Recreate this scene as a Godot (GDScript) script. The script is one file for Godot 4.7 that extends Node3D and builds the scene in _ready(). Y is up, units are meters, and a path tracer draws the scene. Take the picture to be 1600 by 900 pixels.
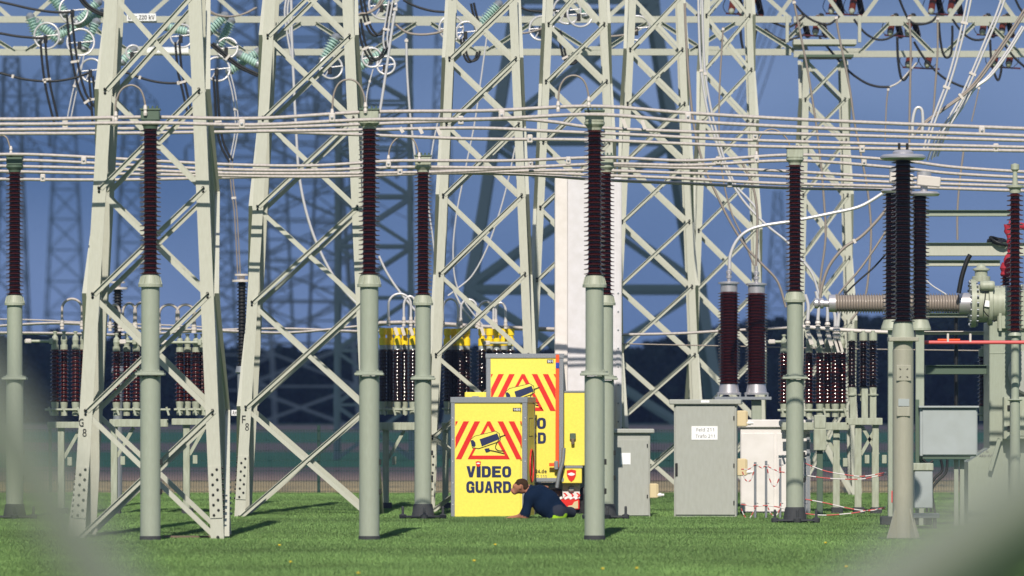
extends Node3D

# Picture geometry: a 200 mm lens, eye 1.7 m above the lawn. at() turns a picture point and a real distance into metres.
const FPX := 8889.0
const EYE := 1.7
const HORIZON := 630.0
const SUN_HIGH := 38.0
const SUN_SIDE := 3.5
var M := {}
var cache := {}
var used := {}
var rng := RandomNumberGenerator.new()


func at(x: float, y: float, d: float) -> Vector3:
	return Vector3((x - 800.0) * d / FPX, EYE + (HORIZON - y) * d / FPX, -d)


func gx(x: float, d: float) -> float:
	return (x - 800.0) * d / FPX


func hy(y: float, d: float) -> float:
	return EYE + (HORIZON - y) * d / FPX


class MB:
	var v := PackedVector3Array()
	var n := PackedVector3Array()
	var o := Vector3.ZERO

	func tri(a: Vector3, b: Vector3, c: Vector3, na: Vector3, nb: Vector3, nc: Vector3) -> void:
		if (b - a).cross(c - a).dot(na + nb + nc) > 0.0:
			v.append(a - o); v.append(c - o); v.append(b - o)
			n.append(na); n.append(nc); n.append(nb)
		else:
			v.append(a - o); v.append(b - o); v.append(c - o)
			n.append(na); n.append(nb); n.append(nc)

	func quad(a: Vector3, b: Vector3, c: Vector3, d: Vector3, nn: Vector3) -> void:
		tri(a, b, c, nn, nn, nn)
		tri(a, c, d, nn, nn, nn)

	func box(c: Vector3, s: Vector3, b := Basis()) -> MB:
		return bbox(c, s, b, min(min(s.x, s.y), s.z) * 0.08)

	# a box with chamfered edges
	func bbox(c: Vector3, s: Vector3, b: Basis, ch: float) -> MB:
		ch = min(ch, 0.012)
		var h := s * 0.5
		var ax := [b.x.normalized(), b.y.normalized(), b.z.normalized()]
		var hs := [h.x, h.y, h.z]
		for i in 3:
			var j: int = (i + 1) % 3
			var k: int = (i + 2) % 3
			for sg in [-1.0, 1.0]:
				var nn: Vector3 = ax[i] * sg
				var p: Vector3 = c + nn * hs[i]
				var u: Vector3 = ax[j] * (hs[j] - ch)
				var w: Vector3 = ax[k] * (hs[k] - ch)
				quad(p - u - w, p + u - w, p + u + w, p - u + w, nn)
		for i in 3:
			var j: int = (i + 1) % 3
			var k: int = (i + 2) % 3
			for sj in [-1.0, 1.0]:
				for sk in [-1.0, 1.0]:
					var e: Vector3 = ax[i] * (hs[i] - ch)
					var p1: Vector3 = c + ax[j] * sj * hs[j] + ax[k] * sk * (hs[k] - ch)
					var p2: Vector3 = c + ax[j] * sj * (hs[j] - ch) + ax[k] * sk * hs[k]
					quad(p1 - e, p1 + e, p2 + e, p2 - e, (ax[j] * sj + ax[k] * sk).normalized())
		for a in [-1.0, 1.0]:
			for bq in [-1.0, 1.0]:
				for cq in [-1.0, 1.0]:
					var p: Vector3 = c + ax[0] * a * (hs[0] - ch) + ax[1] * bq * (hs[1] - ch) + ax[2] * cq * (hs[2] - ch)
					var nn: Vector3 = (ax[0] * a + ax[1] * bq + ax[2] * cq).normalized()
					tri(p + ax[0] * a * ch, p + ax[1] * bq * ch, p + ax[2] * cq * ch, nn, nn, nn)
		return self

	# a plain bar from a to b, w across, t along the direction "out"
	func bar(a: Vector3, b: Vector3, w: float, t: float, out: Vector3) -> MB:
		var y := (b - a).normalized()
		var x := y.cross(out).normalized()
		var z := x.cross(y).normalized()
		var h := x * w * 0.5
		var k := z * t * 0.5
		quad(a - h + k, a + h + k, b + h + k, b - h + k, z)
		quad(a - h - k, a + h - k, b + h - k, b - h - k, -z)
		quad(a + h - k, a + h + k, b + h + k, b + h - k, x)
		quad(a - h - k, a - h + k, b - h + k, b - h - k, -x)
		quad(a - h - k, a + h - k, a + h + k, a - h + k, -y)
		quad(b - h - k, b + h - k, b + h + k, b - h + k, y)
		return self

	# angle iron from a to b along its outer corner, flanges of width s towards u and towards w, thickness t
	func angle(a: Vector3, b: Vector3, s: float, t: float, u: Vector3, w: Vector3, s2 := -1.0) -> MB:
		if s2 < 0.0: s2 = s
		var y := (b - a).normalized()
		u = (u - y * u.dot(y)).normalized()
		w = (w - y * w.dot(y) - u * w.dot(u)).normalized()
		var p := [Vector3.ZERO, u * s, u * s + w * t, u * t + w * t, u * t + w * s2, w * s2]
		var nn := [-w, u, w, u, w, -u]
		for i in 6:
			var j: int = (i + 1) % 6
			quad(a + p[i], a + p[j], b + p[j], b + p[i], nn[i])
		for e in [[a, -y], [b, y]]:
			var q: Vector3 = e[0]
			quad(q + p[0], q + p[1], q + p[2], q + p[3], e[1])
			quad(q + p[0], q + p[3], q + p[4], q + p[5], e[1])
		return self

	func tube(pts: Array, r: float, seg := 8, caps := true) -> MB:
		var up := Vector3.UP
		var prev := []
		var pn := []
		for i in pts.size():
			var d: Vector3
			if i == 0: d = pts[1] - pts[0]
			elif i == pts.size() - 1: d = pts[i] - pts[i - 1]
			else: d = pts[i + 1] - pts[i - 1]
			d = d.normalized()
			if abs(d.dot(up)) > 0.9 and i == 0: up = Vector3.RIGHT
			var x := (up - d * up.dot(d)).normalized()
			up = x
			var z := d.cross(x)
			var ring := []
			var rn := []
			for k in seg:
				var t := TAU * k / seg
				var nn := x * cos(t) + z * sin(t)
				ring.append(pts[i] + nn * r)
				rn.append(nn)
			if i > 0:
				for k in seg:
					var j := (k + 1) % seg
					tri(prev[k], prev[j], ring[j], pn[k], pn[j], rn[j])
					tri(prev[k], ring[j], ring[k], pn[k], rn[j], rn[k])
			if caps and (i == 0 or i == pts.size() - 1):
				var cn := -d if i == 0 else d
				for k in range(1, seg - 1):
					tri(ring[0], ring[k], ring[k + 1], cn, cn, cn)
			prev = ring
			pn = rn
		return self

	# a turned shape: prof holds [radius, distance along axis]
	func lathe(base: Vector3, axis: Vector3, prof: Array, seg := 20) -> MB:
		axis = axis.normalized()
		var x := axis.cross(Vector3(0.31, 0.17, 0.93)).normalized()
		var z := x.cross(axis)
		var cs := []
		for k in seg + 1:
			cs.append(x * cos(TAU * k / seg) + z * sin(TAU * k / seg))
		for i in prof.size() - 1:
			var r0: float = prof[i][0]
			var r1: float = prof[i + 1][0]
			var h0: float = prof[i][1]
			var h1: float = prof[i + 1][1]
			var dl := Vector2(r1 - r0, h1 - h0).normalized()
			var nr := dl.y
			var nh := -dl.x
			var c0 := base + axis * h0
			var c1 := base + axis * h1
			for k in seg:
				var na: Vector3 = cs[k] * nr + axis * nh
				var nb: Vector3 = cs[k + 1] * nr + axis * nh
				if r0 > 0.0001: tri(c0 + cs[k] * r0, c0 + cs[k + 1] * r0, c1 + cs[k + 1] * r1, na, nb, nb)
				if r1 > 0.0001: tri(c0 + cs[k] * r0, c1 + cs[k + 1] * r1, c1 + cs[k] * r1, na, nb, na)
		return self

	func torus(c: Vector3, axis: Vector3, ra: float, r: float, seg := 28) -> MB:
		axis = axis.normalized()
		var x := axis.cross(Vector3(0.31, 0.17, 0.93)).normalized()
		var z := x.cross(axis)
		var pts := []
		for k in seg + 1:
			pts.append(c + (x * cos(TAU * k / seg) + z * sin(TAU * k / seg)) * ra)
		return tube(pts, r, 8, false)

	# a flat plate: outline given as corner points, thickness t along -out from them
	func plate(pts: Array, out: Vector3, t: float) -> MB:
		var cc := Vector3.ZERO
		for p in pts: cc += p
		cc /= pts.size()
		var bx: Vector3 = (pts[1] - pts[0]).normalized()
		var by := out.cross(bx)
		var poly := PackedVector2Array()
		for p in pts: poly.append(Vector2((p - cc).dot(bx), (p - cc).dot(by)))
		var idx := Geometry2D.triangulate_polygon(poly)
		var back := out * t
		for i in range(0, idx.size(), 3):
			tri(pts[idx[i]], pts[idx[i + 1]], pts[idx[i + 2]], out, out, out)
			tri(pts[idx[i]] - back, pts[idx[i + 1]] - back, pts[idx[i + 2]] - back, -out, -out, -out)
		for i in pts.size():
			var a: Vector3 = pts[i]
			var b: Vector3 = pts[(i + 1) % pts.size()]
			var nn := (b - a).cross(out).normalized()
			if nn.dot((a + b) * 0.5 - cc) < 0.0: nn = -nn
			quad(a, b, b - back, a - back, nn)
		return self

	func mesh() -> ArrayMesh:
		var a := []
		a.resize(Mesh.ARRAY_MAX)
		a[Mesh.ARRAY_VERTEX] = v
		a[Mesh.ARRAY_NORMAL] = n
		var m := ArrayMesh.new()
		m.add_surface_from_arrays(Mesh.PRIMITIVE_TRIANGLES, a)
		return m


func mb(t = null) -> MB:
	var b := MB.new()
	if t != null: b.o = org(t)
	return b


func org(t: Node3D) -> Vector3:
	var p := t.position
	var q = t.get_parent()
	while q != null and q != self and q is Node3D:
		p += q.position
		q = q.get_parent()
	return p


func numbered(called: String) -> String:
	if not used.has(called):
		used[called] = 0
		return called
	used[called] += 1
	return "%s_%03d" % [called, used[called]]


func thing(called: String, label: String, category: String, base: Vector3, group := "") -> Node3D:
	var o := Node3D.new()
	o.name = numbered(called)
	add_child(o)
	o.position = base
	o.set_meta("label", label)
	o.set_meta("category", category)
	o.set_meta("kind", "thing")
	if group != "": o.set_meta("group", group)
	return o


func put(called: String, b: MB, m: Material, parent: Node3D) -> MeshInstance3D:
	var o := MeshInstance3D.new()
	o.name = called
	o.mesh = b.mesh()
	o.material_override = m
	parent.add_child(o, true)
	return o


func shared(called: String, mesh: Mesh, m: Material, parent: Node3D, pos: Vector3) -> MeshInstance3D:
	var o := MeshInstance3D.new()
	o.name = called
	o.mesh = mesh
	o.material_override = m
	o.position = pos
	parent.add_child(o, true)
	return o


func tagged(o: Node3D, label: String, category: String, group := "") -> void:
	o.set_meta("label", label)
	o.set_meta("category", category)
	if group != "": o.set_meta("group", group)


func smooth(p: Array, sub := 6) -> Array:
	if p.size() < 3: return p
	var r := []
	for i in p.size() - 1:
		var a: Vector3 = p[max(i - 1, 0)]
		var b: Vector3 = p[i]
		var c: Vector3 = p[i + 1]
		var d: Vector3 = p[min(i + 2, p.size() - 1)]
		for k in sub:
			r.append(b.cubic_interpolate(c, a, d, float(k) / sub))
	r.append(p[-1])
	return r


func px(list: Array, d: float) -> Array:
	var r := []
	for q in list: r.append(at(q[0], q[1], d + (q[2] if q.size() > 2 else 0.0)))
	return r


func lettering(called: String, words: String, m: Material, parent: Node3D, centre: Vector3, w: float, h: float, turn := 0.0, weight := 700) -> MeshInstance3D:
	var t := TextMesh.new()
	var f := SystemFont.new()
	f.font_names = PackedStringArray(["Droid Sans"])
	f.font_weight = weight
	t.font = f
	t.text = words
	t.font_size = 64
	t.pixel_size = 0.01
	t.depth = 0.01
	var bb := t.get_aabb()
	var o := MeshInstance3D.new()
	o.name = called
	o.mesh = t
	o.material_override = m
	parent.add_child(o, true)
	var sc := Vector3(w / max(bb.size.x, 0.001), h / max(bb.size.y, 0.001), 0.4)
	o.basis = Basis(Vector3.UP, turn) * Basis.from_scale(sc)
	o.position = centre - o.basis * (bb.position + bb.size * 0.5)
	return o


# heavy block capitals, each a plate of its own; (x, y) is the lower left corner, w the width and h the height of the word
func block_word(words: String, m: Material, parent: Node3D, corner: Vector3, w: float, h: float) -> void:
	var ring := func(o: Array, i: Array) -> Array:
		var r := []
		for k in o.size(): r.append([o[k], o[(k + 1) % o.size()], i[(k + 1) % i.size()], i[k]])
		return r
	var d_out := [[0, 0], [0, 1], [0.66, 1], [0.9, 0.9], [1, 0.68], [1, 0.32], [0.9, 0.1], [0.66, 0]]
	var d_in := [[0.34, 0.22], [0.34, 0.78], [0.56, 0.78], [0.64, 0.74], [0.66, 0.64], [0.66, 0.36], [0.64, 0.26], [0.56, 0.22]]
	var o_out := [[0.32, 0], [0.1, 0.1], [0, 0.32], [0, 0.68], [0.1, 0.9], [0.32, 1], [0.68, 1], [0.9, 0.9], [1, 0.68], [1, 0.32], [0.9, 0.1], [0.68, 0]]
	var o_in := [[0.44, 0.21], [0.36, 0.25], [0.34, 0.36], [0.34, 0.64], [0.36, 0.75], [0.44, 0.79], [0.56, 0.79], [0.64, 0.75], [0.66, 0.64], [0.66, 0.36], [0.64, 0.25], [0.56, 0.21]]
	var shapes := {
		"V": [[[0, 1], [0.35, 1], [0.5, 0.42], [0.65, 1], [1, 1], [0.68, 0], [0.32, 0]]],
		"I": [[[0, 0], [0, 1], [1, 1], [1, 0]]],
		"D": ring.call(d_out, d_in),
		"E": [[[0, 0], [0, 1], [1, 1], [1, 0.78], [0.38, 0.78], [0.38, 0.62], [0.9, 0.62], [0.9, 0.4], [0.38, 0.4], [0.38, 0.22], [1, 0.22], [1, 0]]],
		"O": ring.call(o_out, o_in),
		"G": [[[1, 0.62], [1, 0.7], [0.9, 0.9], [0.68, 1], [0.32, 1], [0.1, 0.9], [0, 0.68], [0, 0.32], [0.1, 0.1], [0.32, 0], [0.68, 0], [0.78, 0.06], [0.8, 0], [1, 0], [1, 0.54], [0.54, 0.54], [0.54, 0.36], [0.67, 0.36], [0.66, 0.27], [0.56, 0.21], [0.44, 0.21], [0.36, 0.25], [0.34, 0.36], [0.34, 0.64], [0.36, 0.75], [0.44, 0.79], [0.56, 0.79], [0.64, 0.75], [0.66, 0.62]]],
		"U": [[[0, 1], [0.34, 1], [0.34, 0.34], [0.38, 0.24], [0.5, 0.2], [0.62, 0.24], [0.66, 0.34], [0.66, 1], [1, 1], [1, 0.3], [0.88, 0.08], [0.66, 0], [0.34, 0], [0.12, 0.08], [0, 0.3]]],
		"A": [[[0, 0], [0.32, 1], [0.5, 1], [0.5, 0.72], [0.42, 0.4], [0.5, 0.4], [0.5, 0.2], [0.38, 0.2], [0.33, 0]], [[1, 0], [0.68, 1], [0.5, 1], [0.5, 0.72], [0.58, 0.4], [0.5, 0.4], [0.5, 0.2], [0.62, 0.2], [0.67, 0]]],
		"R": [[[0, 0], [0, 1], [0.34, 1], [0.34, 0]], [[0.34, 1], [0.7, 1], [0.92, 0.92], [1, 0.76], [1, 0.64], [0.9, 0.48], [0.76, 0.43], [1, 0], [0.64, 0], [0.45, 0.38], [0.34, 0.38], [0.34, 0.57], [0.58, 0.57], [0.65, 0.62], [0.66, 0.72], [0.62, 0.78], [0.55, 0.8], [0.34, 0.8]]],
	}
	var total := 0.0
	for c in words: total += (0.45 if c == "I" else 1.0) + 0.12
	total -= 0.12
	var x := 0.0
	for c in words:
		var lw := (0.45 if c == "I" else 1.0) / total * w
		var b := MB.new()
		for poly in shapes[c]:
			var pts := []
			for p in poly: pts.append(corner + Vector3(x + p[0] * lw, p[1] * h, 0))
			b.plate(pts, Vector3.BACK, 0.003)
		put("letter", b, m, parent)
		x += lw + 0.12 / total * w


func noise_tex(lo: Color, hi: Color, freq: float, seed_: int, size := 256, oct := 4) -> ImageTexture:
	var f := FastNoiseLite.new()
	f.seed = seed_
	f.frequency = freq
	f.fractal_octaves = oct
	var g := f.get_seamless_image(size, size)
	var im := Image.create(size, size, false, Image.FORMAT_RGB8)
	for y in size:
		for x in size:
			im.set_pixel(x, y, lo.lerp(hi, g.get_pixel(x, y).r))
	return ImageTexture.create_from_image(im)


func mat(key: String, c: Color, rough := 0.6, metal := 0.0, tex: Texture2D = null, scale_ := 1.0) -> StandardMaterial3D:
	var m := StandardMaterial3D.new()
	m.resource_name = key
	m.albedo_color = c
	m.roughness = rough
	m.metallic = metal
	if tex:
		m.albedo_texture = tex
		m.uv1_triplanar = true
		m.uv1_world_triplanar = true
		m.uv1_scale = Vector3.ONE * scale_
	M[key] = m
	return m


func materials() -> void:
	var mottle := noise_tex(Color(0.945, 0.942, 0.93), Color(1, 1, 1), 0.025, 3, 512, 5)
	var dirt := noise_tex(Color(0.86, 0.85, 0.82), Color(1.0, 1.0, 1.0), 0.03, 8)
	var streak := noise_tex(Color(0.80, 0.80, 0.80), Color(1, 1, 1), 0.05, 12)
	mat("steel", Color(0.705, 0.71, 0.665), 0.55, 0.0, mottle, 0.7)
	mat("pipe", Color(0.605, 0.635, 0.58), 0.45, 0.0, mottle, 1.7)
	mat("pipe_brown", Color(0.62, 0.615, 0.56), 0.5, 0.0, mottle, 1.7)
	mat("fitting", Color(0.66, 0.685, 0.625), 0.5, 0.0, dirt, 2.0)
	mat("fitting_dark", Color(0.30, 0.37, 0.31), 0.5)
	mat("tar", Color(0.23, 0.24, 0.25), 0.8, 0.0, streak, 2.0)
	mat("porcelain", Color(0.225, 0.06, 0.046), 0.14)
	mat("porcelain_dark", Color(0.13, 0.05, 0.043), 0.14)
	mat("porcelain_string", Color(0.40, 0.17, 0.12), 0.2)
	mat("porcelain_grey", Color(0.56, 0.52, 0.49), 0.3)
	mat("wire", Color(0.75, 0.715, 0.70), 0.5, 0.0, streak, 1.5)
	mat("wire_bright", Color(0.80, 0.79, 0.80), 0.35, 0.25)
	mat("wire_dull", Color(0.55, 0.51, 0.48), 0.5, 0.1)
	mat("cable_black", Color(0.035, 0.035, 0.04), 0.55)
	mat("clamp", Color(0.78, 0.75, 0.73), 0.45)
	mat("galv", Color(0.60, 0.62, 0.65), 0.45, 0.35, streak, 4.0)
	mat("alu", Color(0.75, 0.74, 0.76), 0.35, 0.6)
	mat("bolt", Color(0.14, 0.14, 0.13), 0.5, 0.4)
	var gl := mat("glass", Color(0.66, 0.77, 0.735), 0.12)
	gl.rim_enabled = false
	mat("yellow", Color(0.95, 0.88, 0.36), 0.45, 0.0, mottle, 1.5)
	mat("yellow_cap", Color(0.92, 0.80, 0.10), 0.5)
	mat("red", Color(0.83, 0.13, 0.08), 0.45)
	mat("navy", Color(0.055, 0.12, 0.30), 0.5)
	mat("black", Color(0.02, 0.02, 0.022), 0.6)
	mat("white", Color(0.86, 0.85, 0.85), 0.5)
	mat("sign_white", Color(0.92, 0.92, 0.93), 0.5)
	mat("ink", Color(0.07, 0.07, 0.08), 0.6)
	mat("ink_grey", Color(0.45, 0.45, 0.46), 0.6)
	mat("cabinet", Color(0.645, 0.655, 0.635), 0.5, 0.0, mottle, 0.8)
	mat("cabinet_blue", Color(0.63, 0.66, 0.67), 0.5, 0.0, mottle, 0.25)
	mat("cabinet_white", Color(0.87, 0.855, 0.855), 0.5, 0.0, mottle, 0.25)
	mat("concrete", Color(0.83, 0.82, 0.84), 0.8, 0.0, mottle, 0.4)
	mat("concrete_warm", Color(0.87, 0.845, 0.835), 0.8, 0.0, mottle, 0.4)
	mat("cloud", Color(0.85, 0.86, 0.88), 1.0)
	mat("cream", Color(0.80, 0.73, 0.58), 0.5)
	mat("orange", Color(0.88, 0.32, 0.05), 0.6)
	mat("blue", Color(0.10, 0.25, 0.65), 0.5)
	mat("pink_pipe", Color(0.80, 0.32, 0.32), 0.45)
	mat("red_cloth", Color(0.60, 0.10, 0.17), 0.8)
	mat("chain_red", Color(0.74, 0.34, 0.32), 0.6)
	mat("chain_white", Color(0.82, 0.80, 0.80), 0.6)
	for k in ["steel", "pipe", "pipe_brown", "cabinet", "fitting"]:
		M[k].uv1_scale = Vector3(2.6, 0.45, 2.6) if k != "cabinet" else Vector3(1.6, 0.4, 1.6)
	mat("lamp", Color(0.62, 0.62, 0.62), 0.15, 0.3)
	mat("skin", Color(0.66, 0.42, 0.33), 0.55)
	mat("hair", Color(0.21, 0.14, 0.10), 0.8)
	mat("shirt", Color(0.045, 0.085, 0.16), 0.85)
	mat("lime", Color(0.62, 0.86, 0.18), 0.7)
	mat("fence_green", Color(0.03, 0.20, 0.16), 0.5)
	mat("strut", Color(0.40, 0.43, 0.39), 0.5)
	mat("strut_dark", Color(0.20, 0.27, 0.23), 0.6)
	mat("timber", Color(0.42, 0.36, 0.30), 0.8)
	mat("pylon", Color(0.56, 0.60, 0.58), 0.6)
	mat("lawn", Color(0.40, 0.54, 0.23), 0.9, 0.0, noise_tex(Color(0.62, 0.70, 0.5), Color(1.1, 1.05, 1.0), 0.03, 21), 0.35)
	mat("field_tan", Color(0.62, 0.55, 0.40), 0.9, 0.0, dirt, 0.2)
	mat("field_brown", Color(0.60, 0.49, 0.43), 0.9, 0.0, dirt, 0.1)
	mat("field_green", Color(0.28, 0.53, 0.35), 0.9, 0.0, dirt, 0.1)
	mat("field_dark", Color(0.25, 0.42, 0.30), 0.9, 0.0, dirt, 0.05)
	var lf := mat("leaf", Color(0.13, 0.21, 0.15), 0.8)
	lf.cull_mode = BaseMaterial3D.CULL_DISABLED
	var gr := mat("grass", Color(1, 1, 1), 0.7)
	gr.vertex_color_use_as_albedo = true
	gr.cull_mode = BaseMaterial3D.CULL_DISABLED
	gr.backlight_enabled = true
	gr.backlight = Color(0.30, 0.46, 0.14)


# a porcelain or polymer body with sheds; shared between equal ones
func shed_mesh(length: float, rc: float, rs: float, count: int, seg := 20) -> ArrayMesh:
	var key := "shed %.3f %.3f %.3f %d" % [length, rc, rs, count]
	if cache.has(key): return cache[key]
	var p := length / count
	var prof := [[0.0, 0.0], [rc * 1.12, 0.0], [rc * 1.12, p * 0.3]]
	for i in count:
		var h := p * i
		prof.append([rc, h + p * 0.30])
		prof.append([rs * 0.97, h + p * 0.33])
		prof.append([rs, h + p * 0.40])
		prof.append([rs * 0.97, h + p * 0.50])
		prof.append([lerpf(rc, rs, 0.38), h + p * 0.62])
		prof.append([lerpf(rc, rs, 0.13), h + p * 0.74])
		prof.append([lerpf(rc, rs, 0.04), h + p * 0.90])
	prof.append([0.0, length])
	var b := MB.new()
	b.lathe(Vector3.ZERO, Vector3.UP, prof, seg)
	cache[key] = b.mesh()
	return cache[key]


# ---------------------------------------------------------------- lattice columns
func tower(label: String, d: float, xl0: float, xl1: float, xr0: float, xr1: float, yb: float, ys: Array, lw: float, bw: float, top_y := -70.0, m_key := "steel", splice := true) -> Node3D:
	var m: Material = M[m_key]
	var h0 := hy(0.0, d)
	var hb := hy(yb, d)
	var ht := hy(top_y, d)
	var wb := gx(xr1, d) - gx(xl1, d)
	var base := Vector3((gx(xl1, d) + gx(xr1, d)) * 0.5, 0, -(d + wb * 0.5))
	var t := thing("lattice_column", label, "lattice column", base, "lattice columns carrying the overhead gantries")
	var corner := func(y: float, sx: float, sz: float) -> Vector3:
		var f: float = (y - hb) / (h0 - hb)
		var l: float = lerp(gx(xl1, d), gx(xl0, d), f)
		var r: float = lerp(gx(xr1, d), gx(xr0, d), f)
		var w: float = r - l
		return Vector3((l + r) * 0.5 + sx * w * 0.5, y, base.z + sz * w * 0.5)
	var th := lw * 0.1
	for sx in [-1.0, 1.0]:
		for sz in [1.0, -1.0]:
			var lg := put("leg", mb(t).angle(corner.call(-0.05, sx, sz), corner.call(ht, sx, sz), lw, th, Vector3(-sx, 0, 0), Vector3(0, 0, -sz)), m, t)
			if splice:
				var b0: Vector3 = corner.call(0.28, sx, sz) + Vector3(-sx * lw * 0.52, 0, sz * 0.008)
				var b1: Vector3 = corner.call(0.92, sx, sz) + Vector3(-sx * lw * 0.52, 0, sz * 0.008)
				var pl := put("splice_plate", mb(t).bar(b0, b1, lw * 0.92, 0.014, Vector3(0, 0, sz)), m, lg)
				var bo := mb(t)
				for k in 10:
					var q: Vector3 = b0.lerp(b1, 0.06 + 0.098 * k) + Vector3(lw * (0.2 if k % 2 else -0.16), 0, sz * 0.007)
					bo.lathe(q, Vector3(0, 0, sz), [[0.017, 0.0], [0.017, 0.014], [0.0, 0.018]], 6)
				for k in 10:
					var q: Vector3 = corner.call(lerp(0.3, 0.9, k / 9.0), sx, sz) + Vector3(sx * 0.001, 0, -sz * lw * (0.65 if k % 2 else 0.35))
					bo.lathe(q, Vector3(sx, 0, 0), [[0.017, 0.0], [0.017, 0.022], [0.0, 0.026]], 6)
				put("plate_bolts", bo, M["bolt"] if sz > 0 else m, lg)
	var hs := []
	for y in ys: hs.append(hy(y, d))
	var bt := mb(t)
	for i in hs.size() - 1:
		var lo: float = hs[i + 1]
		var hi: float = hs[i]
		if lo > ht: continue
		for sz in [1.0, -1.0]:
			var off := Vector3(0, 0, sz * 0.004)
			var a: Vector3 = corner.call(lo, -1, sz) + Vector3(lw * 0.45, 0, 0)
			var b: Vector3 = corner.call(hi, 1, sz) + Vector3(-lw * 0.45, 0, 0)
			var dn := (b - a).normalized().cross(Vector3(0, 0, 1))
			put("brace", mb(t).angle(a + off, b + off, bw, bw * 0.11, dn, Vector3(0, 0, 1), bw * 0.62), m, t)
			var c: Vector3 = corner.call(lo, 1, sz) + Vector3(-lw * 0.45, 0, 0)
			var e: Vector3 = corner.call(hi, -1, sz) + Vector3(lw * 0.45, 0, 0)
			var dn2 := (c - e).normalized().cross(Vector3(0, 0, 1))
			var back := Vector3(0, 0, -(th + 0.004) if sz > 0 else -0.004)
			put("brace", mb(t).angle(e + back, c + back, bw, bw * 0.11, dn2, Vector3(0, 0, -1)), m, t)
			if sz > 0:
				for q in [a, b, c, e]:
					bt.lathe(q + Vector3(0, -bw * 0.15, 0.012), Vector3(0, 0, 1), [[0.02, 0.0], [0.02, 0.022], [0.0, 0.028]], 6)
					bt.lathe(q + Vector3(0, -bw * 0.95, 0.0), Vector3(0, 0, 1), [[0.017, 0.0], [0.017, 0.018], [0.0, 0.022]], 6)
		for sx in [-1.0, 1.0]:
			var flip := 1.0 if i % 2 == 0 else -1.0
			var a2: Vector3 = corner.call(lo, sx, flip) + Vector3(sx * 0.004, 0, -flip * lw * 0.5)
			var b2: Vector3 = corner.call(hi, sx, -flip) + Vector3(sx * 0.004, 0, flip * lw * 0.5)
			put("side_brace", mb(t).angle(a2, b2, bw, bw * 0.11, Vector3(0, -1, 0), Vector3(sx, 0, 0)), m, t)
			var a3: Vector3 = corner.call(lo, sx, -flip) + Vector3(-sx * (th + 0.004), 0, flip * lw * 0.5)
			var b3: Vector3 = corner.call(hi, sx, flip) + Vector3(-sx * (th + 0.004), 0, -flip * lw * 0.5)
			put("side_brace", mb(t).angle(a3, b3, bw, bw * 0.11, Vector3(0, -1, 0), Vector3(-sx, 0, 0)), m, t)
	put("node_bolts", bt, M["bolt"], t)
	return t


# ---------------------------------------------------------------- post insulators on pipes
func post(label: String, x: float, d: float, raised: bool, top_key := "fitting", pipe_key := "pipe") -> Node3D:
	var base := Vector3(gx(x, d), 0, -d)
	var t := thing("insulator_post", label, "insulator post", base, "brown post insulators on green pipes")
	var p: Material = M[pipe_key]
	shared("lower_pipe", _mesh("lp", func(b): b.lathe(Vector3.ZERO, Vector3.UP, [[0.124, -0.02], [0.124, 2.03]], 28)), p, t, Vector3.ZERO)
	shared("flange", _mesh("fl", func(b): _flange(b)), p, t, Vector3(0, 2.02, 0))
	shared("upper_pipe", _mesh("up", func(b): b.lathe(Vector3.ZERO, Vector3.UP, [[0.112, 0.0], [0.112, 1.08]], 28)), p, t, Vector3(0, 2.09, 0))
	shared("insulator_cap", _mesh("ic", func(b): _cap(b)), M["fitting"], t, Vector3(0, 3.12, 0))
	shared("porcelain", shed_mesh(1.80, 0.076, 0.132, 31, 22), M["porcelain"], t, Vector3(0, 3.26, 0))
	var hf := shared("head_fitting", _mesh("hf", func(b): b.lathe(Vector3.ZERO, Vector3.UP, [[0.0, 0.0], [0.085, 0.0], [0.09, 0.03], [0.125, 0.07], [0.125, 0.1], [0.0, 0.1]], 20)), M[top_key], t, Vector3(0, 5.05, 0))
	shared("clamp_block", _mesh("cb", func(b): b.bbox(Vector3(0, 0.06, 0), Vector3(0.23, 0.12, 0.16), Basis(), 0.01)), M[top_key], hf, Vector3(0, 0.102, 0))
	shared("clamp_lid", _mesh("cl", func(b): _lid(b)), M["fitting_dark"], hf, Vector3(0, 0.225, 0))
	if raised:
		shared("base_collar", _mesh("bc", func(b): b.lathe(Vector3.ZERO, Vector3.UP, [[0.175, 0.0], [0.14, 0.20], [0.132, 0.22], [0.124, 0.22]], 24)), M["tar"], t, Vector3(0, 0.02, 0))
		shared("base_plate", _mesh("bp", func(b): b.bbox(Vector3.ZERO, Vector3(0.56, 0.022, 0.5), Basis(), 0.004)), M["tar"], t, Vector3(0, 0.055, 0))
		for q in [Vector3(-0.29, 0, 0.2), Vector3(0.29, 0, 0.2), Vector3(0.02, 0, 0.28), Vector3(0, 0, -0.2)]:
			shared("anchor_bolt", _mesh("ab", func(b): b.lathe(Vector3(0, -0.08, 0), Vector3.UP, [[0.0, 0.0], [0.022, 0.03], [0.05, 0.05], [0.055, 0.09], [0.055, 0.105], [0.02, 0.12], [0.02, 0.21], [0.014, 0.23], [0.0, 0.23]], 10)), M["tar"], t, Vector3(q.x, 0.06, q.z))
	else:
		shared("base_collar", _mesh("bca", func(b): b.lathe(Vector3.ZERO, Vector3.UP, [[0.135, -0.02], [0.131, 0.075], [0.124, 0.08]], 24)), M["tar"], t, Vector3.ZERO)
	for q in [0.62, 0.98]:
		shared("earth_lug", _mesh("el", func(b): b.bbox(Vector3.ZERO, Vector3(0.03, 0.07, 0.04), Basis(), 0.004)), M["bolt"], t, Vector3(0.132, q, 0.01))
	return t


func _mesh(key: String, fill: Callable) -> ArrayMesh:
	if not cache.has(key):
		var b := MB.new()
		fill.call(b)
		cache[key] = b.mesh()
	return cache[key]


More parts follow.
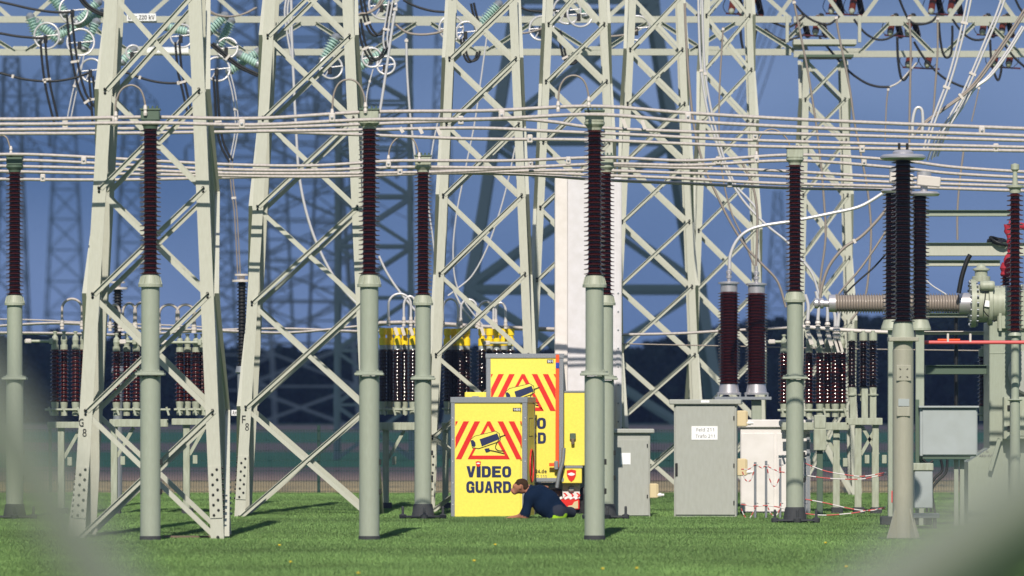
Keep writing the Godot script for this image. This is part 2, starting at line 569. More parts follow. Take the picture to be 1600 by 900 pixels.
func _flange(b: MB) -> void:
	b.bbox(Vector3(0, 0.035, 0), Vector3(0.355, 0.032, 0.355), Basis(), 0.006)
	b.lathe(Vector3(0, 0.051, 0), Vector3.UP, [[0.165, 0.0], [0.165, 0.024], [0.112, 0.026]], 24)
	for k in 4:
		var a := TAU * (k + 0.5) / 4
		b.lathe(Vector3(cos(a) * 0.15, 0.0, sin(a) * 0.15), Vector3.UP, [[0.014, -0.02], [0.014, 0.09], [0.0, 0.09]], 6)


func _cap(b: MB) -> void:
	b.lathe(Vector3.ZERO, Vector3.UP, [[0.112, 0.0], [0.148, 0.0], [0.148, 0.035], [0.132, 0.045], [0.11, 0.145], [0.1, 0.155], [0.07, 0.156]], 24)
	for k in 12:
		var a := TAU * k / 12
		b.bar(Vector3(cos(a) * 0.139, 0.036, sin(a) * 0.139), Vector3(cos(a) * 0.115, 0.13, sin(a) * 0.115), 0.012, 0.012, Vector3(cos(a), 0, sin(a)))


func _lid(b: MB) -> void:
	b.bbox(Vector3(0, 0.012, 0), Vector3(0.25, 0.024, 0.18), Basis(), 0.004)
	for k in 4:
		b.lathe(Vector3(-0.08 + 0.055 * k, 0.024, 0.05), Vector3.UP, [[0.012, 0.0], [0.012, 0.03], [0.0, 0.034]], 6)


# ---------------------------------------------------------------- conductors
func cable(called: String, label: String, category: String, pts: Array, d: float, r: float, m_key: String, group := "", spacers := [], twin := 0.0, ties := [], tie_key := "clamp") -> Node3D:
	var p := smooth(px(pts, d), 8)
	var mid: Vector3 = p[p.size() / 2]
	var t := thing(called, label, category, mid, group)
	if twin > 0.0:
		for s in [-0.5, 0.5]:
			var q := []
			for k in p.size(): q.append(p[k] + Vector3(s * twin, s * twin * 0.25, s * twin * 0.3))
			put("strand", mb(t).tube(q, r, 8), M[m_key], t)
	else:
		put("strand", mb(t).tube(p, r, 8), M[m_key], t)
	for s in spacers:
		var q := at(s[0], s[1], d)
		var c := put("spacer_clamp", mb(t).bbox(q + Vector3(0, 0, 0.012), Vector3(0.075, 0.115, 0.05), Basis(), 0.012), M["clamp"], t)
		put("clamp_bolt", mb(t).lathe(q + Vector3(0, 0.0, 0.037), Vector3.BACK, [[0.018, 0.0], [0.018, 0.012], [0.0, 0.016]], 8), M["galv"], c)
	for s in ties:
		var i: int = clampi(int(s * (p.size() - 1)), 1, p.size() - 2)
		var dir: Vector3 = (p[i + 1] - p[i - 1]).normalized()
		put("tie", mb(t).bar(p[i] - dir * 0.02, p[i] + dir * 0.02, twin + r * 3.0, r * 3.0, Vector3.BACK), M[tie_key], t)
	return t


func conductors() -> void:
	var g := "horizontal busbar conductors"
	# pair clamped on the front row of posts
	cable("busbar_conductor", "topmost grey busbar conductor, clamped on the near insulator posts", "conductor",
		[[-60, 186], [60, 186], [235, 183], [400, 185], [577, 175], [760, 173], [927, 166], [1080, 177], [1300, 189], [1680, 204]], 69.56, 0.0225, "wire", g,
		[[180, 190], [1075, 183], [1534, 204], [784, 180]])
	cable("busbar_conductor", "grey busbar conductor just under the topmost, on the near insulator posts", "conductor",
		[[-60, 194], [60, 194], [235, 192], [400, 195], [577, 187], [760, 186], [927, 179], [1080, 190], [1300, 201], [1680, 215]], 69.3, 0.0225, "wire", g, [[378, 194], [519, 184]])
	cable("busbar_conductor", "third busbar conductor from the top, dipping towards the single white column", "conductor",
		[[-60, 203], [200, 201], [420, 199], [600, 193], [780, 186], [860, 190], [927, 199], [1080, 206], [1200, 208], [1680, 222]], 74.0, 0.0225, "wire", g, [[720, 188]])
	cable("busbar_conductor", "fourth busbar conductor from the top of the upper bundle", "conductor",
		[[-60, 209], [200, 208], [420, 205], [560, 203], [740, 200], [860, 205], [1000, 211], [1200, 220], [1680, 232]], 75.5, 0.0225, "wire", g, [[828, 217], [1180, 213], [102, 194]])
	cable("busbar_conductor", "lowest busbar conductor of the upper bundle, sagging across the lattice columns", "conductor",
		[[440, 206], [577, 211], [740, 217], [927, 219], [1200, 229], [1680, 237]], 76.0, 0.0225, "wire", g, [[1347, 232], [1556, 231]])
	for q in [[625, 199, 8], [655, 199, 10], [683, 199, 12], [973, 186, 14], [1003, 188, 14]]:
		var a := at(q[0], q[1], 73.9)
		var b := at(q[0] + 5, q[1] + q[2], 73.9)
		var t := thing("hanging_clamp", "short bent clamp under the upper conductors, " + ("%s between the second and third columns" % ["first", "middle", "last"][(int(q[0]) - 625) / 29] if q[0] < 900 else "%s beside the fifth column" % ["nearer the white column", "farther from it"][int(q[0]) / 1000]), "clamp", a, "short bent clamps under the upper conductors")
		put("tongue", mb(t).bar(a, b, 0.045, 0.03, Vector3.BACK), M["clamp"], t)
	# pairs on the second row
	var lows := [
		["dark-shaded conductor reaching the pale-topped rear posts, uppermost of the lower bundle", [[-60, 244], [23, 241], [130, 245], [330, 256], [480, 259], [600, 252], [660, 251], [800, 251], [945, 246], [1080, 251], [1242, 242], [1400, 250], [1500, 262], [1680, 273]], 82.3, [[131, 251], [607, 256], [888, 251], [1182, 249]]],
		["conductor second from the top of the lower bundle", [[-60, 252], [23, 250], [130, 254], [330, 264], [480, 266], [600, 262], [660, 261], [800, 262], [945, 256], [1080, 258], [1242, 251], [1400, 262], [1500, 272], [1680, 281]], 82.5, [[1122, 251], [1350, 254]]],
		["conductor third from the top of the lower bundle", [[-60, 258], [150, 263], [330, 270], [500, 271], [700, 268], [900, 258], [1050, 262], [1200, 266], [1380, 276], [1680, 289]], 83.1, [[625, 268], [829, 255]]],
		["conductor fourth from the top of the lower bundle", [[-60, 266], [150, 271], [330, 274], [500, 276], [700, 270], [900, 266], [1050, 270], [1200, 275], [1380, 284], [1680, 294]], 83.3, []],
		["conductor fifth from the top of the lower bundle, passing over the white column", [[640, 262], [800, 268], [940, 274], [1050, 278], [1200, 286], [1380, 291], [1680, 301]], 83.5, [[1140, 287]]],
		["lowest conductor of the lower bundle", [[-60, 279], [150, 281], [330, 278], [600, 271], [800, 272], [940, 281], [1080, 287], [1242, 294], [1400, 296]], 83.6, [[67, 278], [343, 272]]],
	]
	for l in lows: cable("busbar_conductor", l[0], "conductor", l[1], l[2], 0.0235, "wire", g, l[3])
	# arched jumpers over the post heads
	var arches := [
		["arched jumper wire over the near post beside the marked lattice column", [[181, 188], [181, 160], [190, 140], [205, 133], [219, 140], [226, 158], [227, 178]], 69.4],
		["arched jumper wire over the near post in front of the second lattice column", [[519, 184], [521, 150], [530, 130], [546, 124], [560, 131], [569, 150], [571, 174]], 69.4],
		["arched jumper wire over the near post by the white column", [[872, 172], [874, 140], [883, 123], [898, 118], [912, 126], [919, 145], [920, 165]], 69.4],
		["arched jumper wire over the middle rear post", [[607, 254], [609, 232], [618, 218], [632, 212], [646, 219], [653, 235], [655, 250]], 82.4],
		["arched jumper wire over the rear post by the tall bushings", [[1182, 248], [1184, 222], [1195, 205], [1212, 203], [1228, 215], [1234, 228], [1234, 240]], 82.4],
		["arched jumper wire over the far post at the picture's edge", [[-20, 250], [-14, 225], [0, 212], [10, 215], [15, 228], [17, 240]], 82.4],
	]
	for a in arches:
		var t := cable("jumper_wire", a[0], "jumper", a[1], a[2], 0.012, "wire_dull", "arched jumpers over the post heads")
		for e in [0, -1]:
			var q = a[1][e]
			var c := at(q[0], q[1], a[2])
			put("ferrule", mb(t).lathe(c + Vector3(0, -0.02, 0), Vector3.UP, [[0.0, 0.0], [0.022, 0.0], [0.026, 0.03], [0.018, 0.06], [0.026, 0.08], [0.016, 0.13], [0.0, 0.13]], 10), M["clamp"], t)


# ---------------------------------------------------------------- far lattice pylons
func pylon(label: String, x: float, d: float, half_b: float, half_t: float, y_top: float, panels: int, m_key: String, bar: float, arms := [], y_bot := 9999.0) -> Node3D:
	var base := Vector3(gx(x, d), 0, -d)
	var t := thing("lattice_pylon", label, "pylon", base, "high voltage pylons standing behind the yard")
	var m: Material = M[m_key]
	var ht := hy(y_top, d)
	var wb := half_b * d / FPX
	var wt := half_t * d / FPX
	var c := func(f: float, sx: float, sz: float) -> Vector3:
		var w: float = lerp(wb, wt, f)
		return base + Vector3(sx * w, ht * f, sz * w)
	for sx in [-1.0, 1.0]:
		for sz in [-1.0, 1.0]:
			put("leg", mb(t).angle(c.call(0.0, sx, sz), c.call(1.0, sx, sz), bar * 1.7, bar * 0.2, Vector3(-sx, 0, 0), Vector3(0, 0, -sz)), m, t)
	var f0 := 0.0
	for i in panels:
		var f1: float = 1.0 - pow(1.0 - float(i + 1) / panels, 1.25)
		for fc in 4:
			var s0: Array = [[-1, 1], [1, 1], [1, -1], [-1, -1]][fc]
			var s1: Array = [[1, 1], [1, -1], [-1, -1], [-1, 1]][fc]
			var face := mb(t)
			var out := Vector3(s0[0] + s1[0], 0, s0[1] + s1[1]).normalized()
			face.bar(c.call(f0, s0[0], s0[1]), c.call(f1, s1[0], s1[1]), bar, bar * 0.3, out)
			put("brace", face, m, t)
			put("brace", mb(t).bar(c.call(f0, s1[0], s1[1]), c.call(f1, s0[0], s0[1]), bar, bar * 0.3, out), m, t)
			put("strut", mb(t).bar(c.call(f1, s0[0], s0[1]), c.call(f1, s1[0], s1[1]), bar, bar * 0.3, out), m, t)
		f0 = f1
	for a in arms:
		var y: float = hy(a[0], d)
		var reach: float = a[1] * d / FPX
		var f: float = y / ht
		for s in [-1.0, 1.0]:
			var arm := mb(t)
			var tip := base + Vector3(s * reach, y, 0)
			for sz in [-1.0, 1.0]:
				var r0: Vector3 = c.call(f, s, sz)
				var r1: Vector3 = c.call(min(f + 0.06, 1.0), s, sz)
				arm.bar(r0, tip, bar, bar * 0.4, Vector3.BACK)
				arm.bar(r1, tip, bar, bar * 0.4, Vector3.BACK)
				for k in 4:
					arm.bar(r0.lerp(tip, k / 4.0), r1.lerp(tip, (k + 0.5) / 4.0), bar * 0.7, bar * 0.3, Vector3.BACK)
			put("crossarm", arm, m, t)
			put("insulator_string", mb(t).lathe(tip + Vector3(0, -2.4, 0), Vector3.UP, [[0.05, 0.0], [0.16, 0.2], [0.16, 2.1], [0.05, 2.4]], 8), M["pylon"], t)
	return t


# ---------------------------------------------------------------- gantry girders
func girder(label: String, x0: float, x1: float, d: float, ytop: float, ybot: float, top_nodes: Array, half: float) -> Node3D:
	var base := at((x0 + x1) * 0.5, ybot, d)
	var t := thing("gantry_girder", label, "gantry girder", base)
	var m: Material = M["steel"]
	var ys := [-34.0, ytop, ybot]
	for i in 3:
		var a := at(x0, ys[i], d)
		var b := at(x1, ys[i], d)
		put("chord", mb(t).bar(a, b, 0.118, 0.10, Vector3.BACK), m, t)
	var z := Vector3(0, 0, 0.02)
	for n in top_nodes:
		for s in [-1.0, 1.0]:
			put("lacing", mb(t).angle(at(n + s * 12, ytop + 3, d) + z, at(n + s * (half - 8), ybot - 4, d) + z, 0.075, 0.01, Vector3(0, -1, 0), Vector3(0, 0, 1)), m, t)
			put("lacing", mb(t).angle(at(n + s * (half - 12), ytop - 3, d) - z, at(n + s * 12, -32, d) - z, 0.075, 0.01, Vector3(0, -1, 0), Vector3(0, 0, -1)), m, t)
		put("gusset", mb(t).plate([at(n - 16, ytop + 3, d) + Vector3(0, 0, 0.056), at(n + 16, ytop + 3, d) + Vector3(0, 0, 0.056), at(n + 10, ytop + 10, d) + Vector3(0, 0, 0.056), at(n - 10, ytop + 10, d) + Vector3(0, 0, 0.056)], Vector3.BACK, 0.012), m, t)
		put("gusset", mb(t).plate([at(n + half - 13, ybot - 3, d) + Vector3(0, 0, 0.056), at(n + half + 13, ybot - 3, d) + Vector3(0, 0, 0.056), at(n + half + 11, ybot - 9, d) + Vector3(0, 0, 0.056), at(n + half - 11, ybot - 9, d) + Vector3(0, 0, 0.056)], Vector3.BACK, 0.012), m, t)
	return t


# ---------------------------------------------------------------- strings of discs
func disc_string(called: String, label: String, category: String, a: Vector3, b: Vector3, r: float, core: float, pitch: float, m_key: String, group: String, caps := "") -> Node3D:
	var t := thing(called, label, category, a, group)
	var l := a.distance_to(b)
	var count := maxi(3, int(l / pitch))
	var y := (b - a).normalized()
	var o := shared("discs", shed_mesh(l, core, r, count, 14), M[m_key], t, Vector3.ZERO)
	var x := y.cross(Vector3(0.1, 0.2, 1)).normalized()
	o.basis = Basis(x, y, x.cross(y))
	if caps != "":
		for e in [[a, -1.0], [b, 1.0]]:
			put("end_cap", mb(t).lathe(e[0], y * e[1], [[core * 1.2, -0.02], [core * 1.3, 0.04], [core * 0.6, 0.09], [0.0, 0.1]], 10), M[caps], t)
	return t


func strings() -> void:
	var g := "green glass insulator strings on the left girder"
	var d := 102.0
	var n := 0
	var where := ["hanging by the picture's corner", "behind the uppermost ring", "lying nearly level between two rings", "upright under the girder's top chord", "steep beside the marked column", "behind the leftmost ring",
		"by the column's far leg", "upright by the column's far leg", "sloping over the girder's lower chord", "sloping down past the second column", "behind the second column's brace", "small, seen through the marked column",
		"seen through the marked column's braces", "seen through the third column", "topmost between the third and fourth columns", "cut off by the top edge above the second column", "short, beside the second column's leg"]
	for s in [[48, 28, 60, 62], [82, -4, 100, 20], [92, 55, 160, 20], [132, 74, 150, 36], [152, 4, 122, 34], [58, 36, 92, 62], [328, 48, 350, 26], [342, 72, 360, 34], [360, 110, 402, 82], [560, 106, 602, 78],
			[506, 92, 524, 60], [192, 95, 207, 79], [262, 42, 294, 50], [748, 42, 778, 8], [903, -14, 915, 22], [578, -10, 604, 10], [376, 86, 402, 100]]:
		disc_string("glass_insulator_string", "green glass insulator string " + where[n], "insulator string", at(s[0], s[1], d + 0.3 * (n % 3)), at(s[2], s[3], d + 0.3 * (n % 3)), 0.112 if n != 11 and n != 16 else 0.09, 0.066, 0.047, "glass", g, "galv")
		n += 1
	var rings := [[115, 16, 22, "uppermost at the picture's corner"], [73, 56, 20, "leftmost, over the girder's bottom chord"], [143, 110, 18, "touching the marked column's near leg"], [340, 108, 19, "beyond the marked column's far leg"],
		[126, 66, 21, "partly behind the glass strings"], [284, 56, 18, "seen through the marked column"], [208, 82, 11, "small, above the marked column's brace"], [355, 75, 16, "behind the two upright strings"], [517, 105, 18, "against the second column's far leg"], [598, 8, 22, "at the top edge above the second column"],
		[705, 44, 19, "against the third column's near leg"], [581, 90, 15, "behind the sloping string by the second column"], [603, 102, 14, "small, under the girder by the second column"], [846, 44, 19, "against the fourth column's near leg"], [886, 16, 21, "upper, between the fourth column's legs"], [906, 22, 20, "lower, between the fourth column's legs"], [996, 44, 19, "on the fifth column's near leg"], [729, 50, 16, "on the third column's shaded leg"]]
	for r in rings:
		var c := at(r[0], r[1], d - 0.4)
		var rad: float = r[2] * d / FPX
		var t := thing("corona_ring", "pale metal corona ring " + r[3], "corona ring", c, "corona rings on the glass strings")
		var ax := Vector3(0.25 * sin(r[0]), 0.2 * cos(r[0] * 1.7), 1).normalized()
		put("hoop", mb(t).torus(c, ax, rad, 0.019, 32), M["wire_bright"], t)
		put("spoke", mb(t).tube([c - Vector3(rad * 0.97, 0.02, 0), c + Vector3(rad * 0.97, 0.02, 0)], 0.012, 6), M["wire_bright"], t)
		put("spoke", mb(t).tube([c - Vector3(rad * 0.5, rad * 0.8, 0), c + Vector3(0, 0.02, 0)], 0.012, 6), M["wire_bright"], t)
		put("hub_clamp", mb(t).bbox(c + Vector3(-0.02, -0.06, 0), Vector3(0.07, 0.14, 0.06), Basis(), 0.01), M["bolt"], t)
	# brown strings on the right girder
	var gb := "short brown insulator strings on the right girder"
	var pairs := [[1299, 1331, -8, 17, "upper pair over the dark lattice column"], [1246, 1274, 28, 50, "lower pair left of the dark lattice column"], [1391, 1418, 28, 51, "pair in the middle of the right girder"], [1455, 1485, -8, 17, "upper pair towards the far corner"], [1535, 1565, 28, 50, "lower pair near the far corner"],
		[1419, 1449, 84, 101, "small pair under the right girder"], [1553, 1576, 82, 100, "small pair under the girder's far end"], [1143, 1173, -8, 17, "upper pair beside the sixth column"]]
	for p in pairs:
		for k in 2:
			var x: float = p[k]
			var lean := 4.0
			disc_string("brown_insulator_string", "brown string, %s of the %s" % ["first" if k == 0 else "second", p[4]], "insulator string", at(x + lean, p[2], 106.0), at(x, p[3], 105.2), 0.062, 0.042, 0.035, "porcelain_string", gb, "fitting")
			if p[3] < 60:
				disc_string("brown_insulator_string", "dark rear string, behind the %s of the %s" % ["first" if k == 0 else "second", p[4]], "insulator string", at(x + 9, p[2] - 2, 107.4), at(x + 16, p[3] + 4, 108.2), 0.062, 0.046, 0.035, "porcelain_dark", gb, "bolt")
		var y: float = p[3] + 4
		var t := thing("yoke_bar", "yoke bar below the " + p[4], "yoke", at(p[0], y, 105.6), "yoke bars under the brown strings")
		put("bar", mb(t).bar(at(p[0] - 8, y, 105.6), at(p[1] + 18, y + 3, 106.4), 0.03, 0.03, Vector3.BACK), M["porcelain_string"], t)
		for s in [[p[0] - 7, -6.0], [p[1] - 7, -6.0], [p[0] + 8, 8.0], [p[1] + 8, 8.0]]:
			put("arcing_horn", mb(t).tube(smooth([at(s[0], y, 105.5), at(s[0] + s[1] * 0.7, y - 5, 105.5), at(s[0] + s[1], y - 12, 105.5), at(s[0] + s[1] * 0.3, y - 24, 105.5)], 4), 0.007, 6), M["bolt"], t)


func droppers() -> void:
	var g := "dropper cables between the girders and the busbars"
	# label, points, distance, radius, material, twin spacing, ties
	var L := [
		["dark twin cable hanging from the leftmost corona ring", [[67, 62], [70, 100], [76, 140], [88, 190]], 100, 0.021, "cable_black", 0.085, [0.55]],
		["dark twin cable curving down beside the marked column", [[108, 22], [114, 75], [121, 115], [131, 148], [146, 170]], 100, 0.021, "cable_black", 0.085, [0.4, 0.85]],
		["dark twin cable close to the marked column's near leg", [[142, 120], [145, 150], [148, 195]], 100, 0.021, "cable_black", 0.07, [0.6]],
		["dark cable running level into the uppermost ring", [[-40, -5], [10, 5], [50, 14], [85, 19], [112, 19]], 100, 0.022, "cable_black", 0.0, []],
		["dark cable running level into the leftmost ring", [[-40, 46], [0, 52], [30, 57], [68, 60]], 100, 0.022, "cable_black", 0.0, []],
		["dark cable sagging under the girder towards the marked column", [[-40, 105], [0, 114], [40, 124], [80, 127], [115, 122], [138, 114]], 100, 0.021, "cable_black", 0.0, [0.3, 0.55]],
		["pale twin chain strand below the girder by the picture's edge", [[128, 88], [122, 120], [115, 150], [108, 185]], 101, 0.012, "wire_bright", 0.07, [0.5]],
		["dark cable crossing behind the marked column", [[190, 110], [215, 120], [245, 128], [275, 130], [300, 126]], 100, 0.021, "cable_black", 0.0, [0.3, 0.8]],
		["dark cable dropping inside the marked column", [[277, 65], [281, 110], [288, 140], [298, 185]], 100, 0.021, "cable_black", 0.07, [0.55]],
		["dark twin cable right of the marked column's far leg", [[336, 120], [338, 150], [341, 190], [347, 225], [361, 252]], 100, 0.021, "cable_black", 0.06, [0.5]],
		["dark cable sloping from the marked column to the second column", [[330, 68], [350, 85], [375, 104], [405, 118]], 100, 0.024, "cable_black", 0.05, [0.45]],
		["pale forked strand between the first two columns", [[358, 116], [366, 150], [370, 190], [368, 215], [361, 250]], 101, 0.012, "wire_bright", 0.05, [0.4]],
		["pale cable under the fork, running down between the first two columns", [[361, 252], [363, 290], [368, 330], [371, 380], [374, 440]], 100, 0.012, "wire_dull", 0.045, [0.4]],
		["dark loop of cable at the top edge between the columns", [[318, 12], [335, 22], [355, 26], [380, 22], [400, 12]], 101, 0.016, "wire_dull", 0.03, []],
		["dark cable at the top of the marked column", [[125, -5], [135, 8], [150, 18], [165, 24]], 99, 0.024, "cable_black", 0.05, []],
		["bright white cable falling behind the second column's braces", [[455, 0], [456, 60], [459, 130], [463, 210], [467, 270], [477, 325], [494, 378], [520, 430], [548, 465], [590, 505]], 98, 0.024, "wire_bright", 0.0, []],
		["bright cable with a joint left of the second column's far leg", [[450, -5], [447, 20], [452, 60], [458, 90]], 98.5, 0.018, "wire_bright", 0.05, []],
		["dark twin cable looping beside the second column, upper", [[565, -5], [571, 25], [578, 45], [588, 55], [598, 50], [606, 35], [612, 5]], 99, 0.021, "cable_black", 0.06, [0.25]],
		["dark twin cable looping beside the second column, lower", [[561, 30], [566, 60], [573, 80], [584, 94], [596, 88], [603, 75], [610, 55]], 99, 0.021, "cable_black", 0.06, [0.3]],
		["pale stranded cable bowed into the second column's loop", [[560, 22], [575, 20], [590, 10], [600, -5]], 99, 0.02, "wire_dull", 0.06, []],
		["bright cable rising from the near post's head to the girder", [[618, 12], [612, 50], [605, 100], [594, 172], [590, 195]], 98, 0.024, "wire_bright", 0.0, [0.05]],
		["thin bright dropper beside the rising cable", [[583, 108], [577, 130], [573, 150], [571, 180]], 98, 0.012, "wire_bright", 0.0, [0.3]],
		["bundle strand hanging at the girder over the second column", [[611, 0], [606, 30], [602, 60], [604, 75]], 98.6, 0.016, "wire_bright", 0.07, [0.5]],
		["bright cable falling from the girder to the middle rear post", [[635, 60], [636, 110], [640, 170], [645, 215], [649, 250]], 98, 0.02, "wire_bright", 0.0, [0.03]],
		["dark cable sagging between the second and third columns, upper", [[630, 0], [650, 10], [675, 17], [700, 19]], 100, 0.021, "cable_black", 0.0, []],
		["dark cable sagging between the second and third columns, lower", [[618, 38], [634, 50], [655, 54], [680, 52], [698, 46]], 100, 0.021, "wire_dull", 0.0, []],
		["white cable falling beside the third column's near leg", [[694, 135], [690, 165], [682, 200], [676, 230], [668, 300], [676, 370], [682, 420]], 98, 0.014, "wire_bright", 0.0, []],
		["dark loop through the third column's braces", [[722, 60], [727, 85], [734, 96], [744, 92], [748, 80]], 99, 0.021, "cable_black", 0.05, []],
		["dark cable inside the third column near its top", [[738, 5], [744, 30], [752, 45], [760, 50]], 99, 0.021, "cable_black", 0.05, [0.5]],
		["white cable swinging through the third column's panels", [[761, 55], [752, 120], [742, 190], [728, 260], [714, 330], [708, 390], [712, 440], [728, 475], [760, 515]], 98.3, 0.014, "wire_bright", 0.0, []],
		["second white cable through the third column's panels", [[805, 230], [792, 290], [778, 340], [760, 390], [738, 430], [716, 450], [700, 462]], 98.6, 0.014, "wire_bright", 0.0, []],
		["dark cable in the fourth column under the rings", [[873, 48], [878, 70], [883, 90], [893, 100], [902, 92], [905, 82]], 100, 0.021, "cable_black", 0.05, [0.4]],
		["pale cable running into the ring by the fourth column", [[815, 52], [830, 50], [852, 43]], 100, 0.018, "wire_dull", 0.0, []],
		["pale cable running into the fifth column's ring", [[950, 57], [965, 56], [982, 53], [996, 47]], 100, 0.018, "wire_dull", 0.0, []],
		["upper dark cable sagging at the fourth column", [[808, 8], [825, 16], [850, 18], [870, 15]], 100, 0.021, "cable_black", 0.0, []],
		["bright bundled strand falling right of the fifth column, outer", [[1091, -10], [1092, 40], [1094, 90], [1098, 130], [1106, 175], [1117, 215], [1128, 250], [1143, 285], [1165, 318], [1198, 352], [1230, 378], [1252, 405], [1270, 430], [1282, 470]], 92, 0.02, "wire_bright", 0.0, [0.2]],
		["bright bundled strand falling right of the fifth column, inner", [[1097, -10], [1098, 40], [1100, 90], [1103, 125], [1112, 175], [1122, 215], [1134, 255], [1150, 290], [1170, 312], [1182, 330], [1184, 370], [1184, 415]], 92.5, 0.02, "wire_bright", 0.0, [0.25]],
		["dull cable crossing the sixth column towards the tall bushings", [[1070, 5], [1072, 60], [1077, 130], [1085, 200], [1100, 260], [1118, 300], [1140, 345], [1165, 385], [1190, 412], [1215, 440], [1228, 480]], 92.2, 0.02, "wire_dull", 0.0, []],
		["thin tan dropper in front of the sixth column", [[1130, 42], [1127, 90], [1124, 150], [1124, 220], [1130, 280], [1142, 330], [1160, 370], [1178, 415]], 92.8, 0.014, "wire_dull", 0.0, [0.02]],
		["thick white cable arching from the first tall bushing to the right", [[1140, 420], [1141, 400], [1150, 378], [1166, 362], [1190, 353], [1240, 345], [1300, 333], [1345, 322], [1382, 300]], 88, 0.026, "wire_bright", 0.0, []],
		["black cable running down into the second tall bushing", [[1160, 255], [1176, 290], [1183, 330], [1183, 375], [1181, 420]], 91, 0.02, "wire_dull", 0.0, []],
		["black cable sagging towards the dark lattice column, upper", [[1165, 10], [1180, 22], [1215, 38], [1232, 42], [1246, 35], [1258, 24]], 104, 0.021, "cable_black", 0.0, []],
		["black looped cable by the sixth column's far leg", [[1156, 28], [1158, 60], [1163, 82], [1171, 88], [1177, 80], [1180, 55], [1183, 42]], 104, 0.024, "cable_black", 0.0, []],
		["black cable sagging under the first lower pair", [[1195, 45], [1212, 58], [1230, 63], [1255, 55]], 104, 0.021, "cable_black", 0.0, []],
		["black cable sagging between the upper strings at the girder", [[1243, 8], [1258, 24], [1275, 34], [1295, 38], [1312, 25]], 104.4, 0.021, "cable_black", 0.0, []],
		["black cable swooping from the dark column to the pale junction", [[1280, 58], [1300, 82], [1325, 110], [1350, 128], [1370, 135], [1390, 136]], 104, 0.022, "cable_black", 0.0, []],
		["black cable hanging from the upper pair to the girder's middle", [[1334, 30], [1350, 50], [1368, 61], [1385, 61], [1402, 52]], 104, 0.021, "cable_black", 0.0, []],
		["black U-shaped cable below the girder's middle", [[1402, 58], [1403, 90], [1407, 118], [1412, 125], [1418, 118], [1424, 108]], 104, 0.024, "cable_black", 0.0, []],
		["pale link from the junction to the small pair", [[1390, 136], [1405, 128], [1422, 110], [1432, 98]], 104, 0.016, "clamp", 0.0, []],
		["black cable from the top edge over the girder's middle", [[1404, -5], [1412, 15], [1421, 32], [1435, 38], [1455, 34], [1466, 22]], 104, 0.022, "cable_black", 0.0, []],
		["black U-shaped cable under the upper far pair", [[1467, 35], [1469, 60], [1473, 82], [1479, 90], [1486, 84], [1488, 60], [1488, 40]], 104, 0.022, "cable_black", 0.0, []],
		["black cable swooping to the far junction", [[1428, 65], [1445, 92], [1470, 118], [1495, 132], [1515, 137], [1532, 132]], 104, 0.022, "cable_black", 0.0, []],
		["black cable sagging before the lower far pair", [[1488, 30], [1505, 52], [1522, 62], [1540, 60], [1554, 48]], 104, 0.021, "cable_black", 0.0, []],
		["black U-shaped cable under the far lower pair", [[1547, 62], [1549, 95], [1555, 118], [1560, 125], [1564, 112], [1565, 95]], 104, 0.022, "cable_black", 0.0, []],
		["black cable leaving the picture below the far strings", [[1570, 70], [1585, 90], [1610, 112]], 104, 0.022, "cable_black", 0.0, []],
		["black cable at the far top corner", [[1585, -5], [1595, 15], [1612, 30]], 104, 0.022, "cable_black", 0.0, []],
		["dull dropper from the lower pair beside the dark column", [[1240, 0], [1250, 50], [1262, 110], [1270, 160], [1276, 200], [1283, 260], [1288, 320], [1290, 370], [1284, 420], [1278, 465]], 96, 0.019, "wire_dull", 0.0, [0.02]],
		["dull dropper in front of the dark column's far leg", [[1306, 25], [1312, 60], [1320, 100], [1328, 140], [1335, 190], [1345, 240], [1356, 300], [1361, 360], [1358, 420], [1350, 470], [1330, 500]], 96, 0.019, "wire_dull", 0.0, [0.02]],
		["thin tan dropper from the pale junction", [[1388, 138], [1385, 165], [1383, 220]], 100, 0.013, "wire_dull", 0.0, [0.1]],
		["long dull dropper at the girder's middle", [[1420, 25], [1423, 70], [1422, 140], [1421, 195], [1421, 235]], 100, 0.02, "wire_dull", 0.0, [0.05]],
		["dull dropper right of the girder's middle", [[1465, 25], [1465, 80], [1461, 140], [1458, 185]], 100, 0.018, "wire_dull", 0.0, [0.05]],
		["thin dark dropper from the far junction", [[1530, 136], [1525, 160], [1518, 190]], 100, 0.012, "wire_dull", 0.0, [0.1]],
		["bright bundled strand sloping steeply, uppermost of the far fan", [[1516, -10], [1508, 30], [1496, 80], [1483, 125], [1466, 170], [1455, 200], [1446, 232]], 90, 0.018, "wire_bright", 0.06, [0.2, 0.55]],
		["bright bundled strand sloping, middle of the far fan", [[1570, -10], [1560, 20], [1543, 60], [1522, 110], [1504, 150], [1484, 185], [1465, 215], [1452, 250]], 90.5, 0.018, "wire_bright", 0.06, [0.45]],
		["dark strand sloping, widest of the far fan", [[1612, 0], [1590, 35], [1560, 80], [1528, 125], [1505, 148], [1475, 170], [1445, 192], [1432, 210]], 90.2, 0.018, "wire_dull", 0.055, [0.6]],
		["bright strand sloping, lowest of the far fan", [[1600, 40], [1572, 85], [1545, 120], [1520, 140], [1500, 170], [1480, 200], [1462, 245]], 90.8, 0.018, "wire_bright", 0.05, []],
		["white loop standing on the dark insulator's head", [[1426, 212], [1426, 190], [1430, 172], [1436, 168], [1441, 174], [1442, 195], [1440, 212]], 78, 0.022, "wire_bright", 0.0, []],
		["grey cable curving from the dark insulators to the low bus", [[1392, 318], [1370, 345], [1345, 370], [1318, 388], [1296, 415], [1285, 445], [1280, 475]], 88, 0.024, "wire_dull", 0.0, [0.4]],
		["tan cable curving below it to the low bus", [[1385, 360], [1362, 395], [1340, 425], [1318, 450], [1300, 475]], 88, 0.017, "wire_dull", 0.0, []],
